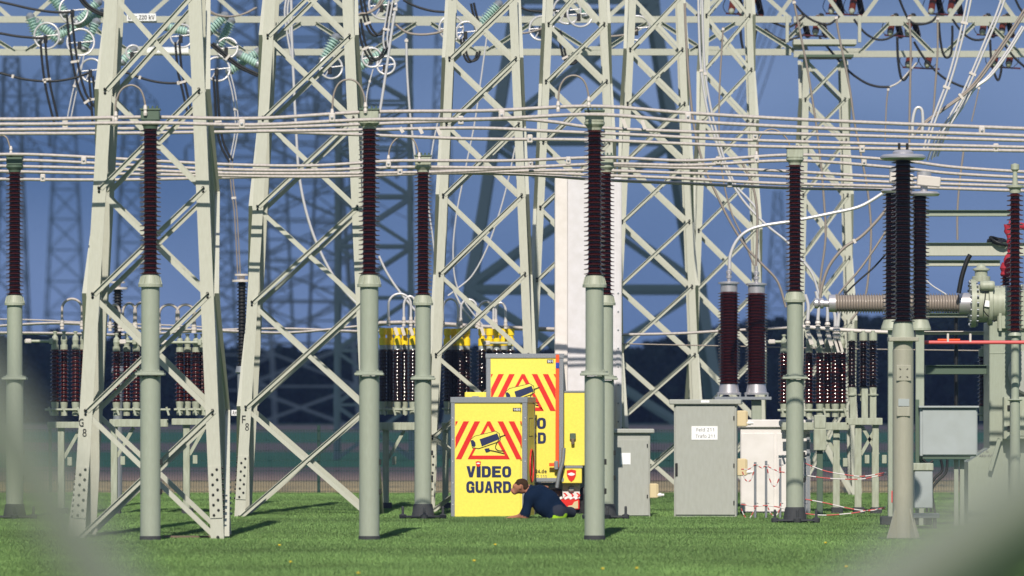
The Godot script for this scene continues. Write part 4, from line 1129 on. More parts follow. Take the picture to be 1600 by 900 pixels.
func guard_boxes() -> void:
	var d := 84.0
	var s := FPX / d
	var W := 120.0 / s
	var H := 188.0 / s
	var t := thing("guard_box", "yellow security box with red stripes and a camera drawing, standing on the grass", "security box", Vector3(gx(764, d), 0, -d))
	t.rotation.y = deg_to_rad(-6.3)
	var f := func(zx: float, zy: float) -> Vector3:
		return Vector3((700.0 + zx / 3.214 - 764.0) / s, (812.0 - 540.0 - zy / 3.214) / s, 0)
	put("core", mb().bbox(Vector3(0, H * 0.5, -W * 0.5), Vector3(W - 0.06, H - 0.06, W - 0.06), Basis(), 0.004), M["yellow"], t)
	put("front_panel", mb().bbox(Vector3(-0.035, H * 0.5 - 0.04, -0.012), Vector3(1.005, H - 0.09, 0.016), Basis(), 0.003), M["yellow"], t)
	put("side_panel", mb().bbox(Vector3(W * 0.5 - 0.012, H * 0.5 - 0.04, -W * 0.5), Vector3(0.016, H - 0.09, W - 0.16), Basis(), 0.003), M["yellow"], t)
	for q in [[-1, 1], [1, 1], [-1, -1], [1, -1]]:
		var ww := 0.075 if q[0] > 0 else 0.06
		var cp := put("corner_post", mb().bbox(Vector3(q[0] * (W * 0.5 - ww * 0.5), H * 0.5, -W * 0.5 + q[1] * (W * 0.5 - 0.035)), Vector3(ww, H, 0.07), Basis(), 0.006), M["galv"], t)
		if q[1] > 0:
			for k in 5: put("rivet", mb().lathe(Vector3(q[0] * (W * 0.5 - 0.03), 0.2 + 0.32 * k, 0.0), Vector3.BACK, [[0.009, 0.0], [0.007, 0.006], [0.0, 0.008]], 8), M["alu"], cp)
	for q in [[0, 1], [0, -1]]:
		put("top_rail", mb().bbox(Vector3(0, H - 0.03, -W * 0.5 + q[1] * (W * 0.5 - 0.03)), Vector3(W + 0.012, 0.085, 0.074), Basis(), 0.006), M["galv"], t)
	for q in [-1, 1]:
		put("top_rail", mb().bbox(Vector3(q * (W * 0.5 - 0.03), H - 0.028, -W * 0.5), Vector3(0.078, 0.084, W + 0.01), Basis(), 0.006), M["galv"], t)
	put("lid", mb().bbox(Vector3(0, H + 0.005, -W * 0.5), Vector3(W - 0.12, 0.02, W - 0.12), Basis(), 0.004), M["galv"], t)
	guard_print(t, f, 0.001, 387, 577, 36, 371, 205)
	block_word("VIDEO", M["navy"], t, f.call(92, 668) + Vector3(0, 0, 0.002), 226 / 3.214 / s, 56 / 3.214 / s)
	block_word("GUARD", M["navy"], t, f.call(91, 746) + Vector3(0, 0, 0.002), 227 / 3.214 / s, 58 / 3.214 / s)
	shield(t, f.call(152, 602) + Vector3(0, 0, 0.006), 0.075, 0.09)
	put("number_tag", mb().bbox(f.call(347, 328), Vector3(0.12, 0.05, 0.006), Basis(), 0.001), M["ink"], t)
	lettering("lettering", "1405", M["sign_white"], t, f.call(347, 328) + Vector3(0, 0, 0.004), 0.1, 0.034)
	var ring := put("round_sign", mb().torus(Vector3(W * 0.5 + 0.002, (812.0 - 540.0 - 612 / 3.214) / s, -W * 0.55), Vector3.RIGHT, 0.24, 0.014, 24), M["red"], t)
	put("round_sign_bar", mb().bbox(Vector3(W * 0.5, (812.0 - 540.0 - 612 / 3.214) / s, -W * 0.55), Vector3(0.006, 0.3, 0.05), Basis(), 0.001), M["ink"], ring)
	put("side_frame_print", mb().bbox(Vector3(W * 0.5 - 0.002, (812.0 - 540.0 - 418 / 3.214) / s, -W * 0.5), Vector3(0.008, 0.28, 0.5), Basis(), 0.001), M["ink"], t)
	put("side_frame_field", mb().bbox(Vector3(W * 0.5, (812.0 - 540.0 - 418 / 3.214) / s, -W * 0.5), Vector3(0.009, 0.25, 0.45), Basis(), 0.001), M["yellow"], t)
	# small yellow case on top of the trailer behind
	var yc := thing("yellow_case", "small yellow case showing above the standing security box", "case", at(745, 632, 85.7))
	put("body", mb().bbox(Vector3(0, 0.09, 0), Vector3(0.36, 0.19, 0.3), Basis(), 0.02), M["yellow"], yc)
	put("latch", mb().bbox(Vector3(-0.02, 0.10, 0.152), Vector3(0.1, 0.05, 0.02), Basis(), 0.004), M["galv"], yc)
	# the second box on the trailer
	d = 85.4
	s = FPX / d
	var y0 := hy(753, d)
	var W2 := 121.0 / s
	var H2 := 200.0 / s
	var u := thing("guard_box", "taller yellow security box strapped upright on the trailer", "security box", Vector3(gx(820, d), y0, -d))
	var f2 := func(zx: float, zy: float) -> Vector3:
		return Vector3((700.0 + zx / 3.214 - 820.0) / s, (753.0 - 540.0 - zy / 3.214) / s, 0)
	put("core", mb().bbox(Vector3(0, H2 * 0.5, -W2 * 0.5), Vector3(W2 - 0.06, H2 - 0.02, W2 - 0.06), Basis(), 0.004), M["yellow"], u)
	put("front_panel", mb().bbox(Vector3(-0.02, H2 * 0.5 - 0.03, -0.012), Vector3(1.0, H2 - 0.08, 0.016), Basis(), 0.003), M["yellow"], u)
	for q in [-1, 1]:
		put("corner_post", mb().bbox(Vector3(q * (W2 * 0.5 - 0.035), H2 * 0.5, -0.035), Vector3(0.07, H2, 0.07), Basis(), 0.006), M["galv"], u)
		put("corner_post", mb().bbox(Vector3(q * (W2 * 0.5 - 0.035), H2 * 0.5, -W2 + 0.035), Vector3(0.07, H2, 0.07), Basis(), 0.006), M["galv"], u)
	put("top_rail", mb().bbox(Vector3(0, H2 - 0.03, -W2 * 0.5), Vector3(W2 + 0.02, 0.07, W2 + 0.02), Basis(), 0.006), M["galv"], u)
	put("bottom_rail", mb().bbox(Vector3(0, 0.03, -W2 * 0.5), Vector3(W2 + 0.01, 0.06, W2 + 0.01), Basis(), 0.006), M["galv"], u)
	guard_print(u, f2, 0.001, 143, 328, 216, 540, 378)
	block_word("VIDEO", M["navy"], u, f2.call(266, 418) + Vector3(0, 0, 0.002), 226 / 3.214 / s, 56 / 3.214 / s)
	block_word("GUARD", M["navy"], u, f2.call(266, 492) + Vector3(0, 0, 0.002), 226 / 3.214 / s, 56 / 3.214 / s)
	lettering("lettering", "24.de", M["ink"], u, f2.call(467, 631) + Vector3(0, 0, 0.001), 57 / 3.214 / s, 19 / 3.214 / s)
	lettering("lettering", "12 110", M["ink_grey"], u, f2.call(466, 659) + Vector3(0, 0, 0.001), 60 / 3.214 / s, 18 / 3.214 / s, 0.0, 400)
	put("number_tag", mb().bbox(f2.call(513, 79), Vector3(0.095, 0.055, 0.006), Basis(), 0.001), M["ink"], u)
	lettering("lettering", "801", M["sign_white"], u, f2.call(513, 79) + Vector3(0, 0, 0.004), 0.075, 0.036)
	# strap
	var st := thing("ratchet_strap", "orange ratchet strap with a hanging grey end around the taller security box", "strap", at(871, 735, d - 0.06))
	put("webbing", mb(st).bar(at(871, 554, d - 0.05), at(870.5, 730, d - 0.05), 0.052, 0.008, Vector3.BACK), M["orange"], st)
	put("blue_tag", mb(st).bbox(at(871, 571, d - 0.058), Vector3(0.05, 0.085, 0.006), Basis(), 0.002), M["blue"], st)
	put("ratchet", mb(st).bbox(at(869, 727, d - 0.1), Vector3(0.06, 0.13, 0.06), Basis(), 0.01), M["galv"], st)
	put("ratchet_handle", mb(st).bar(at(858, 726, d - 0.1), at(868, 726, d - 0.1), 0.05, 0.03, Vector3.BACK), M["orange"], st)
	put("loose_end", mb(st).tube(smooth(px([[881, 700], [879, 722], [874, 740], [870, 762]], d - 0.14), 4), 0.03, 6), M["galv"], st)
	# the trailer
	d = 85.6
	s = FPX / d
	var tr := thing("equipment_trailer", "yellow equipment trailer with red and white rear markings behind the near post", "trailer", Vector3(gx(880, d), 0, -d))
	var w := func(x: float, y: float, z: float) -> Vector3: return at(x, y, d) - tr.position + Vector3(0, 0, z)
	put("body", mb().bbox((w.call(876, 612, -0.6) + w.call(942, 728, -0.6)) * 0.5, Vector3(66 / s, 116 / s, 1.1), Basis(), 0.012), M["yellow"], tr)
	put("body_rim", mb().bbox((w.call(876, 611, -0.6) + w.call(942, 613, -0.6)) * 0.5, Vector3(68 / s, 0.03, 1.12), Basis(), 0.004), M["galv"], tr)
	put("latch", mb().bbox(w.call(895, 682, -0.03), Vector3(0.09, 0.10, 0.06), Basis(), 0.01), M["fitting_dark"], tr)
	put("latch_handle", mb().bbox(w.call(895, 690, 0.0), Vector3(0.05, 0.09, 0.05), Basis(), 0.01), M["timber"], tr)
	var tb := put("rear_box", mb().bbox((w.call(878, 730, 0.05) + w.call(909, 755, 0.05)) * 0.5, Vector3(31 / s, 25 / s, 0.3), Basis(), 0.01), M["yellow"], tr)
	put("box_lid", mb().bbox((w.call(878, 728, 0.05) + w.call(909, 731, 0.05)) * 0.5, Vector3(34 / s, 4 / s, 0.32), Basis(), 0.006), M["galv"], tb)
	shield(tr, w.call(892.5, 743, 0.206), 0.14, 0.19)
	put("rear_panel", mb().bbox((w.call(879, 756, -0.02) + w.call(906, 779, -0.02)) * 0.5, Vector3(27 / s, 23 / s, 0.1), Basis(), 0.006), M["white"], tr)
	put("reversing_lamp", mb().lathe(w.call(892.5, 764, 0.03), Vector3.BACK, [[0.05, 0.0], [0.05, 0.03], [0.035, 0.045], [0.0, 0.05]], 16), M["lamp"], tr)
	for k in 3:
		put("chevron", mb().plate([w.call(880 + k * 10, 770, 0.034), w.call(883 + k * 10, 770, 0.034), w.call(887 + k * 10, 774, 0.034), w.call(883 + k * 10, 778, 0.034), w.call(880 + k * 10, 778, 0.034), w.call(884 + k * 10, 774, 0.034)], Vector3.BACK, 0.003), M["red"], tr)
	var bp := put("bumper", mb().bbox((w.call(866, 780, 0.06) + w.call(905, 796, 0.06)) * 0.5, Vector3(40 / s, 16 / s, 0.12), Basis(), 0.02), M["red"], tr)
	for k in 5:
		put("marking", mb().bbox(w.call(868 + k * 8, 778, 0.123), Vector3(0.045, 0.035, 0.004), Basis(Vector3.BACK, 0.5), 0.001), M["sign_white"], bp)
	put("worn_patch", mb().plate([w.call(884, 795, 0.123), w.call(888, 790, 0.123), w.call(894, 789, 0.123), w.call(897, 784, 0.123), w.call(903, 782, 0.123), w.call(903, 794, 0.123)], Vector3.BACK, 0.003), M["cream"], tr)
	put("undertray", mb().bbox((w.call(872, 797, -0.1) + w.call(908, 809, -0.1)) * 0.5, Vector3(36 / s, 12 / s, 0.3), Basis(), 0.01), M["black"], tr)
	put("loading_deck", mb().bbox((w.call(770, 756, -0.6) + w.call(870, 764, -0.6)) * 0.5, Vector3(100 / s, 8 / s, 1.2), Basis(), 0.01), M["galv"], tr)
	put("deck_side", mb().bbox((w.call(838, 765, -0.5) + w.call(878, 800, -0.5)) * 0.5, Vector3(40 / s, 34 / s, 0.9), Basis(), 0.01), M["timber"], tr)
	put("wheel", mb().lathe(w.call(925, 788, -0.35), Vector3.BACK, [[0.0, 0.0], [0.2, 0.0], [0.29, 0.03], [0.29, 0.17], [0.2, 0.2], [0.0, 0.2]], 24), M["black"], tr)
	put("wheel", mb().lathe(w.call(795, 788, -0.9), Vector3.BACK, [[0.0, 0.0], [0.2, 0.0], [0.29, 0.03], [0.29, 0.17], [0.2, 0.2], [0.0, 0.2]], 24), M["black"], tr)


# ---------------------------------------------------------------- the dark triple insulator and the transformer
func heavy_side() -> void:
	var d := 70.5
	var s := FPX / d
	var t := thing("breaker_pole", "thick pipe with gusset feet carrying the near black insulator", "breaker pole", Vector3(gx(1411, d), 0, -d))
	var hi := hy(505, d)
	put("pipe", mb().lathe(Vector3.ZERO, Vector3.UP, [[0.13, 0.0], [0.13, hi - 0.33], [0.122, hi - 0.32]], 28), M["pipe_brown"], t)
	put("head_flange", mb().bbox(Vector3(0, hi - 0.2, 0), Vector3(0.37, 0.05, 0.37), Basis(), 0.006), M["pipe_brown"], t)
	put("upper_pipe", mb().lathe(Vector3(0, hi - 0.4, 0), Vector3.UP, [[0.124, 0.0], [0.124, 0.19]], 28), M["pipe_brown"], t)
	put("insulator_cap", mb().lathe(Vector3(0, hi - 0.175, 0), Vector3.UP, [[0.0, 0.0], [0.145, 0.0], [0.14, 0.04], [0.118, 0.19], [0.0, 0.19]], 24), M["fitting"], t)
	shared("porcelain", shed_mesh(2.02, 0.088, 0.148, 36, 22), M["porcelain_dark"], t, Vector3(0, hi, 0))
	put("corona_disc", mb().lathe(Vector3(0, hi + 2.02, 0), Vector3.UP, [[0.0, 0.0], [0.25, 0.0], [0.285, 0.025], [0.285, 0.045], [0.25, 0.07], [0.13, 0.075], [0.13, 0.1], [0.1, 0.125], [0.0, 0.125]], 30), M["alu"], t)
	for x in [-0.05, 0.05]: put("terminal_stud", mb().lathe(Vector3(x, hi + 2.14, 0.03), Vector3.UP, [[0.0, 0.0], [0.018, 0.0], [0.018, 0.09], [0.0, 0.09]], 8), M["bolt"], t)
	var pl := put("bolt_plate", mb().bbox(Vector3(-0.0, hy(583, d), 0.128), Vector3(0.185, 0.2, 0.02), Basis(), 0.008), M["pipe_brown"], t)
	for q in [[-1, 1], [1, 1], [-1, -1], [1, -1]]:
		put("slot", mb().bar(Vector3(q[0] * 0.035, hy(583, d) + q[1] * 0.04, 0.139), Vector3(q[0] * 0.052, hy(583, d) + q[1] * 0.057, 0.139), 0.012, 0.006, Vector3.BACK), M["bolt"], pl)
	put("rating_plate", mb().bbox(Vector3(0.0, hy(629, d), 0.135), Vector3(0.135, 0.09, 0.012), Basis(), 0.002), M["cabinet_blue"], t)
	put("mounting_box", mb().bbox(Vector3(-0.005, hy(643, d), 0.128), Vector3(0.165, 0.12, 0.03), Basis(), 0.006), M["pipe_brown"], t)
	for a in [0.25, 0.75, 1.25, 1.75]:
		var dir := Vector3(cos(a * PI + 0.2), 0, sin(a * PI + 0.2))
		put("gusset", mb().plate([dir * 0.12, dir * 0.27, dir * 0.12 + Vector3(0, 0.42, 0)], dir.cross(Vector3.UP), 0.016), M["pipe_brown"], t)
	put("foot_plate", mb().bbox(Vector3(0, 0.015, 0), Vector3(0.6, 0.03, 0.6), Basis(), 0.006), M["tar"], t)
	# two rear black insulators on I-beam columns
	d = 78.0
	for q in [[1394, 302, "nearer the lattice column"], [1437, 306, "nearer the transformer"]]:
		var u := thing("breaker_pole", "green box column carrying a black insulator, " + q[2], "breaker pole", Vector3(gx(q[0], d), 0, -d), "rear black insulators beside the thick pipe")
		var h := hy(500, d)
		var l := snappedf(hy(q[1], d) - h, 0.02)
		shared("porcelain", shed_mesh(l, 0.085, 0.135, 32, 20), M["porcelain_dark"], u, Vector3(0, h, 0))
		put("insulator_cap", mb().lathe(Vector3(0, h - 0.14, 0), Vector3.UP, [[0.0, 0.0], [0.155, 0.0], [0.155, 0.03], [0.115, 0.15], [0.0, 0.15]], 22), M["fitting"], u)
		put("column", mb().bbox(Vector3(0, (h - 0.14) * 0.5, 0), Vector3(0.115, h - 0.14, 0.13), Basis(), 0.006), M["pipe"], u)
		put("corona_disc", mb().lathe(Vector3(0.06, h + l, 0), Vector3.UP, [[0.0, 0.0], [0.2, 0.0], [0.22, 0.03], [0.18, 0.06], [0.05, 0.065], [0.05, 0.22], [0.1, 0.23], [0.1, 0.33], [0.0, 0.34]], 24), M["alu"], u)
		put("foot", mb().bbox(Vector3(0, 0.09, 0), Vector3(0.32, 0.12, 0.3), Basis(), 0.01), M["tar"], u)
		put("terminal_block", mb().bbox(Vector3(0.12, h + l + 0.2, 0.05), Vector3(0.32, 0.14, 0.14), Basis(Vector3.BACK, -0.1), 0.02), M["clamp"], u)
		put("red_mark", mb().bbox(Vector3(0.0, 0.42, 0.068), Vector3(0.03, 0.16, 0.004), Basis(), 0.001), M["pink_pipe"], u)
	# the transformer with its horizontal bushing
	d = 80.5
	s = FPX / d
	var v := thing("transformer", "pale green power transformer at the yard's edge with a horizontal ribbed bushing", "transformer", Vector3(gx(1600, d), 0, -d))
	var o := func(x: float, y: float, z := 0.0) -> Vector3: return at(x, y, d) - v.position + Vector3(0, 0, z)
	var bl := gx(1499, d) - gx(1305, d)
	var bu := shared("bushing", shed_mesh(bl, 0.115, 0.145, 46, 24), M["porcelain_grey"], v, o.call(1305, 474))
	bu.basis = Basis(Vector3(0, 1, 0), Vector3(1, 0, 0), Vector3(0, 0, -1))
	put("bushing_tip", mb().lathe(o.call(1305, 474), Vector3.LEFT, [[0.125, 0.0], [0.125, 0.09], [0.05, 0.1], [0.05, 0.16], [0.075, 0.17], [0.075, 0.21], [0.045, 0.22], [0.075, 0.25], [0.075, 0.29], [0.03, 0.3], [0.0, 0.32]], 20), M["alu"], v)
	put("bushing_sleeve", mb().lathe(o.call(1498, 474), Vector3.RIGHT, [[0.0, 0.0], [0.15, 0.0], [0.15, 0.17], [0.13, 0.18], [0.13, 0.2]], 22), M["alu"], v)
	var tu := put("turret", mb().lathe(o.call(1516, 474), Vector3.RIGHT, [[0.0, 0.0], [0.34, 0.0], [0.34, 0.07], [0.27, 0.075], [0.27, 0.24], [0.31, 0.25], [0.31, 0.3], [0.25, 0.31], [0.25, 0.5]], 28), M["fitting"], v)
	for k in 20:
		var a := TAU * k / 20
		put("turret_bolt", mb().lathe(o.call(1514, 474) + Vector3(0, cos(a) * 0.31, sin(a) * 0.31), Vector3.RIGHT, [[0.0, 0.0], [0.017, 0.0], [0.017, 0.12], [0.0, 0.12]], 6), M["galv"], tu)
	put("valve_housing", mb().lathe(o.call(1533, 440), Vector3.UP, [[0.0, 0.0], [0.13, 0.0], [0.13, 0.07], [0.09, 0.08], [0.09, 0.15], [0.12, 0.16], [0.12, 0.18], [0.07, 0.2], [0.05, 0.24], [0.0, 0.26]], 18), M["fitting"], v)
	put("gauge_housing", mb().lathe(o.call(1528, 447, 0.26), Vector3.RIGHT, [[0.0, 0.0], [0.06, 0.01], [0.07, 0.04], [0.07, 0.18], [0.06, 0.21], [0.0, 0.22]], 16), M["fitting"], v)
	put("tag", mb().bbox(o.call(1540, 475, 0.29), Vector3(0.07, 0.09, 0.006), Basis(Vector3.BACK, -0.15), 0.001), M["sign_white"], v)
	put("capillary", mb().tube(smooth([o.call(1537, 456, 0.3), o.call(1536, 470, 0.3), o.call(1534, 485, 0.3), o.call(1542, 495, 0.28)], 4), 0.008, 5), M["bolt"], v)
	put("oil_pipe", mb().tube([o.call(1550, 452, 0.05), o.call(1640, 446, 0.05)], 0.04, 10), M["fitting"], v)
	for k in 9: put("pipe_clip", mb().bbox(o.call(1556 + k * 6, 452 - k * 0.4, 0.08), Vector3(0.03, 0.08, 0.06), Basis(), 0.005), M["galv"], v)
	put("flange_plate", mb().bbox(o.call(1588, 484, 0.15), Vector3(62 / s, 60 / s, 0.05), Basis(), 0.01), M["fitting"], v)
	for q in [[1563, 464], [1563, 479]]: put("plate_bolt", mb().lathe(o.call(q[0], q[1], 0.17), Vector3.BACK, [[0.022, 0.0], [0.022, 0.03], [0.0, 0.035]], 8), M["galv"], v)
	put("handle_bar", mb().bbox(o.call(1561, 500, 0.19), Vector3(0.045, 0.32, 0.03), Basis(), 0.006), M["fitting"], v)
	put("tank", mb().bbox(o.call(1605, 600, -0.4) + Vector3(0.0, -0.1, 0), Vector3(120 / s, 1.95, 1.0), Basis(), 0.012), M["pipe"], v)
	put("tank_shoulder", mb().plate([o.call(1545, 515, 0.08), o.call(1560, 495, 0.08), o.call(1640, 495, 0.08), o.call(1640, 515, 0.08)], Vector3.BACK, 0.6), M["pipe"], v)
	put("lower_skirt", mb().plate([o.call(1512, 722, 0.105), o.call(1545, 700, 0.105), o.call(1650, 700, 0.105), o.call(1650, 815, 0.105), o.call(1512, 815, 0.105)], Vector3.BACK, 0.9), M["pipe"], v)
	put("weld_seam", mb().bbox(o.call(1600, 552, 0.102), Vector3(110 / s, 0.012, 0.01), Basis(), 0.002), M["pipe"], v)
	var cb := put("control_box", mb().bbox(o.call(1592, 653, 0.25), Vector3(54 / s, 66 / s, 0.24), Basis(), 0.01), M["fitting"], v)
	put("box_door", mb().bbox(o.call(1597, 652, 0.376), Vector3(44 / s, 58 / s, 0.014), Basis(), 0.004), M["fitting"], cb)
	for y in [637, 669]: put("hinge", mb().bbox(o.call(1573, y, 0.385), Vector3(0.05, 0.07, 0.03), Basis(), 0.005), M["bolt"], cb)
	put("round_cover", mb().lathe(o.call(1610, 582, 0.1), Vector3.BACK, [[0.33, 0.0], [0.33, 0.1], [0.3, 0.14], [0.0, 0.17]], 30), M["cabinet"], v)
	put("stay", mb().bar(o.call(1560, 685, 0.2), o.call(1545, 735, 0.2), 0.05, 0.05, Vector3.BACK), M["pipe"], v)
	lettering("lettering", "MIT N", M["ink_grey"], v, o.call(1535, 705, 0.112), 0.15, 0.035, 0.0, 400)
	lettering("lettering", "ARM KVL", M["ink_grey"], v, o.call(1540, 712, 0.112), 0.2, 0.035, 0.0, 400)
	# insulator standing before the transformer
	d = 79.4
	var w := thing("insulator_post", "brown insulator on a thin pipe standing before the transformer", "insulator post", Vector3(gx(1586, d), 0, -d))
	var h2 := hy(519, d)
	shared("porcelain", shed_mesh(1.94, 0.062, 0.118, 29, 18), M["porcelain"], w, Vector3(0, h2, 0))
	put("pipe", mb().lathe(Vector3(0, hy(625, d), 0), Vector3.UP, [[0.055, 0.0], [0.055, h2 - hy(625, d) - 0.06], [0.1, h2 - hy(625, d) - 0.05], [0.08, h2 - hy(625, d)]], 18), M["pipe"], w)
	put("pipe_foot", mb().lathe(Vector3(0, 0, 0), Vector3.UP, [[0.07, 0.0], [0.07, hy(625, d) - 0.02], [0.11, hy(625, d)], [0.05, hy(625, d) + 0.02]], 18), M["pipe"], w)
	put("head", mb().lathe(Vector3(0, h2 + 1.94, 0), Vector3.UP, [[0.0, 0.0], [0.075, 0.0], [0.08, 0.06], [0.12, 0.08], [0.12, 0.11], [0.04, 0.12], [0.03, 0.3], [0.06, 0.33], [0.06, 0.4], [0.0, 0.42]], 16), M["fitting"], w)
	# beams
	var bs := [
		["upper green beam between the black insulators and the transformer", 1446, 1590, 330, 338, 83.0, "pipe"],
		["box beam, half in shade, over the horizontal bushing", 1446, 1640, 381, 400, 82.2, "steel"],
		["thin pale beam just over the transformer's valve", 1446, 1562, 408, 416, 83.0, "steel"],
		["pale ledge beam under the horizontal bushing", 1446, 1515, 491, 496, 82.6, "steel"],
		["dark green channel beam between the column and the tank", 1446, 1546, 572, 585, 81.0, "fitting_dark"],
		["thin pale rail above the pink tube", 1440, 1546, 519, 523, 81.6, "clamp"],
	]
	for b in bs:
		var e := thing("steel_beam", b[0], "beam", at(b[1], b[3], b[5]))
		put("web", mb(e).bbox((at(b[1], b[3], b[5]) + at(b[2], b[4], b[5])) * 0.5, Vector3((b[2] - b[1]) * b[5] / FPX, (b[4] - b[3]) * b[5] / FPX, 0.16), Basis(), 0.006), M[b[6]], e)
		put("flange", mb(e).bbox((at(b[1], b[3], b[5]) + at(b[2], b[3], b[5])) * 0.5 + Vector3(0, 0.008, 0.01), Vector3((b[2] - b[1]) * b[5] / FPX, 0.012, 0.24), Basis(), 0.003), M["fitting_dark"] if b[6] != "clamp" else M["clamp"], e)
	var pp := thing("pink_tube", "long pink plastic tube lying level in front of the transformer", "tube", at(1432, 535, 78.6))
	put("tube", mb(pp).tube([at(1432, 535, 78.6), at(1640, 535, 78.6)], 0.026, 12), M["pink_pipe"], pp)
	put("sleeve", mb(pp).tube([at(1465, 531, 78.6), at(1500, 531, 78.6)], 0.014, 8), M["orange"], pp)
	for x in [1481, 1516]: put("clip", mb(pp).bbox(at(x, 528, 78.6), Vector3(0.03, 0.12, 0.05), Basis(), 0.005), M["clamp"], pp)
	var rc := thing("red_cover", "crumpled red plastic cover hung over an insulator by the transformer", "cover", at(1580, 430, 80.9))
	var cb2 := mb(rc)
	var pr := smooth(px([[1612, 352], [1590, 354], [1574, 352], [1578, 372], [1580, 392], [1572, 412], [1573, 428]], 80.8), 4)
	for k in pr.size():
		pr[k] += Vector3(sin(k * 2.3) * 0.012, cos(k * 1.7) * 0.012, 0)
	cb2.tube(pr, 0.05, 9)
	put("sleeve", cb2, M["red_cloth"], rc)
	put("skirt", mb(rc).lathe(at(1572, 432, 80.8), Vector3.UP, [[0.07, 0.0], [0.085, 0.03], [0.07, 0.07], [0.09, 0.12], [0.06, 0.2]], 11), M["red_cloth"], rc)
	var ri := shared("covered_insulator", shed_mesh(0.24, 0.05, 0.085, 5, 14), M["porcelain"], rc, Vector3.ZERO)
	ri.position = at(1572, 447, 80.8) - rc.position - Vector3(0, 0.06, 0)
	var bk := thing("black_bundle", "heap of black cable lying on the box beam", "cable heap", at(1556, 380, 82.3))
	for k in 5: put("coil", mb(bk).torus(at(1553 + k * 2.2, 378 - (k % 3), 82.3 - 0.04 * k), Vector3(0.2 * k - 0.4, 1, 0.25), 0.1 + 0.012 * k, 0.02, 18), M["cable_black"], bk)
	cable("black_hose", "thick black hose hanging from the box beam to the bushing", "hose", [[1516, 398], [1510, 410], [1503, 432], [1498, 458]], 80.2, 0.034, "cable_black")
	cable("black_pole", "straight black pole standing behind the horizontal bushing", "pole", [[1494, 490], [1494, 560], [1494, 665]], 84.0, 0.03, "cable_black")
	insulator_column("short dark insulator between the channel beam and the tank", 1536, 556, 636, 81.9, "plain", true, "", 0.082)
	# grey box
	d = 77.6
	s = FPX / d
	var gb := thing("junction_cabinet", "pale blue-grey box on legs hanging beside the thick pipe", "cabinet", Vector3(gx(1482, d), 0, -d))
	var y0 := hy(713, d)
	var y1 := hy(637, d)
	put("body", mb().bbox(Vector3(0, (y0 + y1) * 0.5, -0.12), Vector3(90 / s, y1 - y0, 0.3), Basis(), 0.01), M["cabinet_blue"], gb)
	put("door", mb().bbox(Vector3(0.01, (y0 + y1) * 0.5, 0.04), Vector3(84 / s, y1 - y0 - 0.04, 0.02), Basis(), 0.006), M["cabinet_blue"], gb)
	put("rain_hood", mb().bbox(Vector3(0, y1 + 0.012, -0.1), Vector3(94 / s, 0.026, 0.4), Basis(), 0.004), M["cabinet_blue"], gb)
	put("bottom_plate", mb().bbox(Vector3(-0.03, y0 - 0.02, -0.12), Vector3(74 / s, 0.04, 0.26), Basis(), 0.004), M["fitting_dark"], gb)
	for x in [-0.36, 0.12, 0.2]: put("leg", mb().bbox(Vector3(x, y0 * 0.5 - 0.02, -0.2), Vector3(0.06, y0 - 0.05, 0.06), Basis(), 0.004), M["pipe"], gb)
	put("side_strut", mb().bbox(Vector3(-0.42, 1.0, -0.1), Vector3(0.05, 1.5, 0.1), Basis(), 0.004), M["fitting_dark"], gb)
	var n := 0
	for c in [[[1470, 718], [1472, 735], [1460, 748], [1452, 765], [1455, 800]], [[1480, 718], [1478, 738], [1465, 752], [1456, 768], [1462, 806]], [[1442, 718], [1450, 724], [1458, 720]], [[1449, 745], [1450, 770], [1448, 800]]]:
		cable("control_cable", "black control cable, %s from the pipe under the grey box" % ["third", "fourth", "first", "second"][n], "cable", c, 77.5, 0.019, "cable_black", "control cables under the grey box")
		n += 1
	var bx := thing("motor_cabinet", "low grey cabinet on a foot frame beside the thick pipe", "cabinet", Vector3(gx(1442, 76.0), 0, -76.0))
	put("body", mb().bbox(Vector3(0, 0.55, 0), Vector3(0.24, 0.5, 0.3), Basis(), 0.01), M["cabinet_blue"], bx)
	put("lid", mb().bbox(Vector3(-0.02, 0.85, 0), Vector3(0.3, 0.1, 0.34), Basis(), 0.01), M["fitting"], bx)
	put("foot_frame", mb().bbox(Vector3(0, 0.2, 0), Vector3(0.42, 0.06, 0.4), Basis(), 0.006), M["galv"], bx)
	for x in [-0.15, 0.15]: put("foot", mb().bbox(Vector3(x, 0.08, 0.1), Vector3(0.05, 0.18, 0.05), Basis(), 0.004), M["tar"], bx)
	# small mechanism box by the dense set
	var mbx := thing("mechanism_box", "two-part green mechanism box on a dark leg beside the white cabinet", "mechanism box", Vector3(gx(1281, 84.5), 0, -84.5))
	put("upper_box", mb().bbox(Vector3(0, hy(659, 84.5), 0), Vector3(0.175, 0.2, 0.2), Basis(), 0.01), M["fitting"], mbx)
	put("lower_box", mb().bbox(Vector3(0, hy(687, 84.5), 0), Vector3(0.185, 0.32, 0.2), Basis(), 0.01), M["fitting"], mbx)
	put("leg", mb().bbox(Vector3(0, hy(703, 84.5) * 0.5, -0.02), Vector3(0.09, hy(703, 84.5), 0.09), Basis(), 0.006), M["fitting_dark"], mbx)


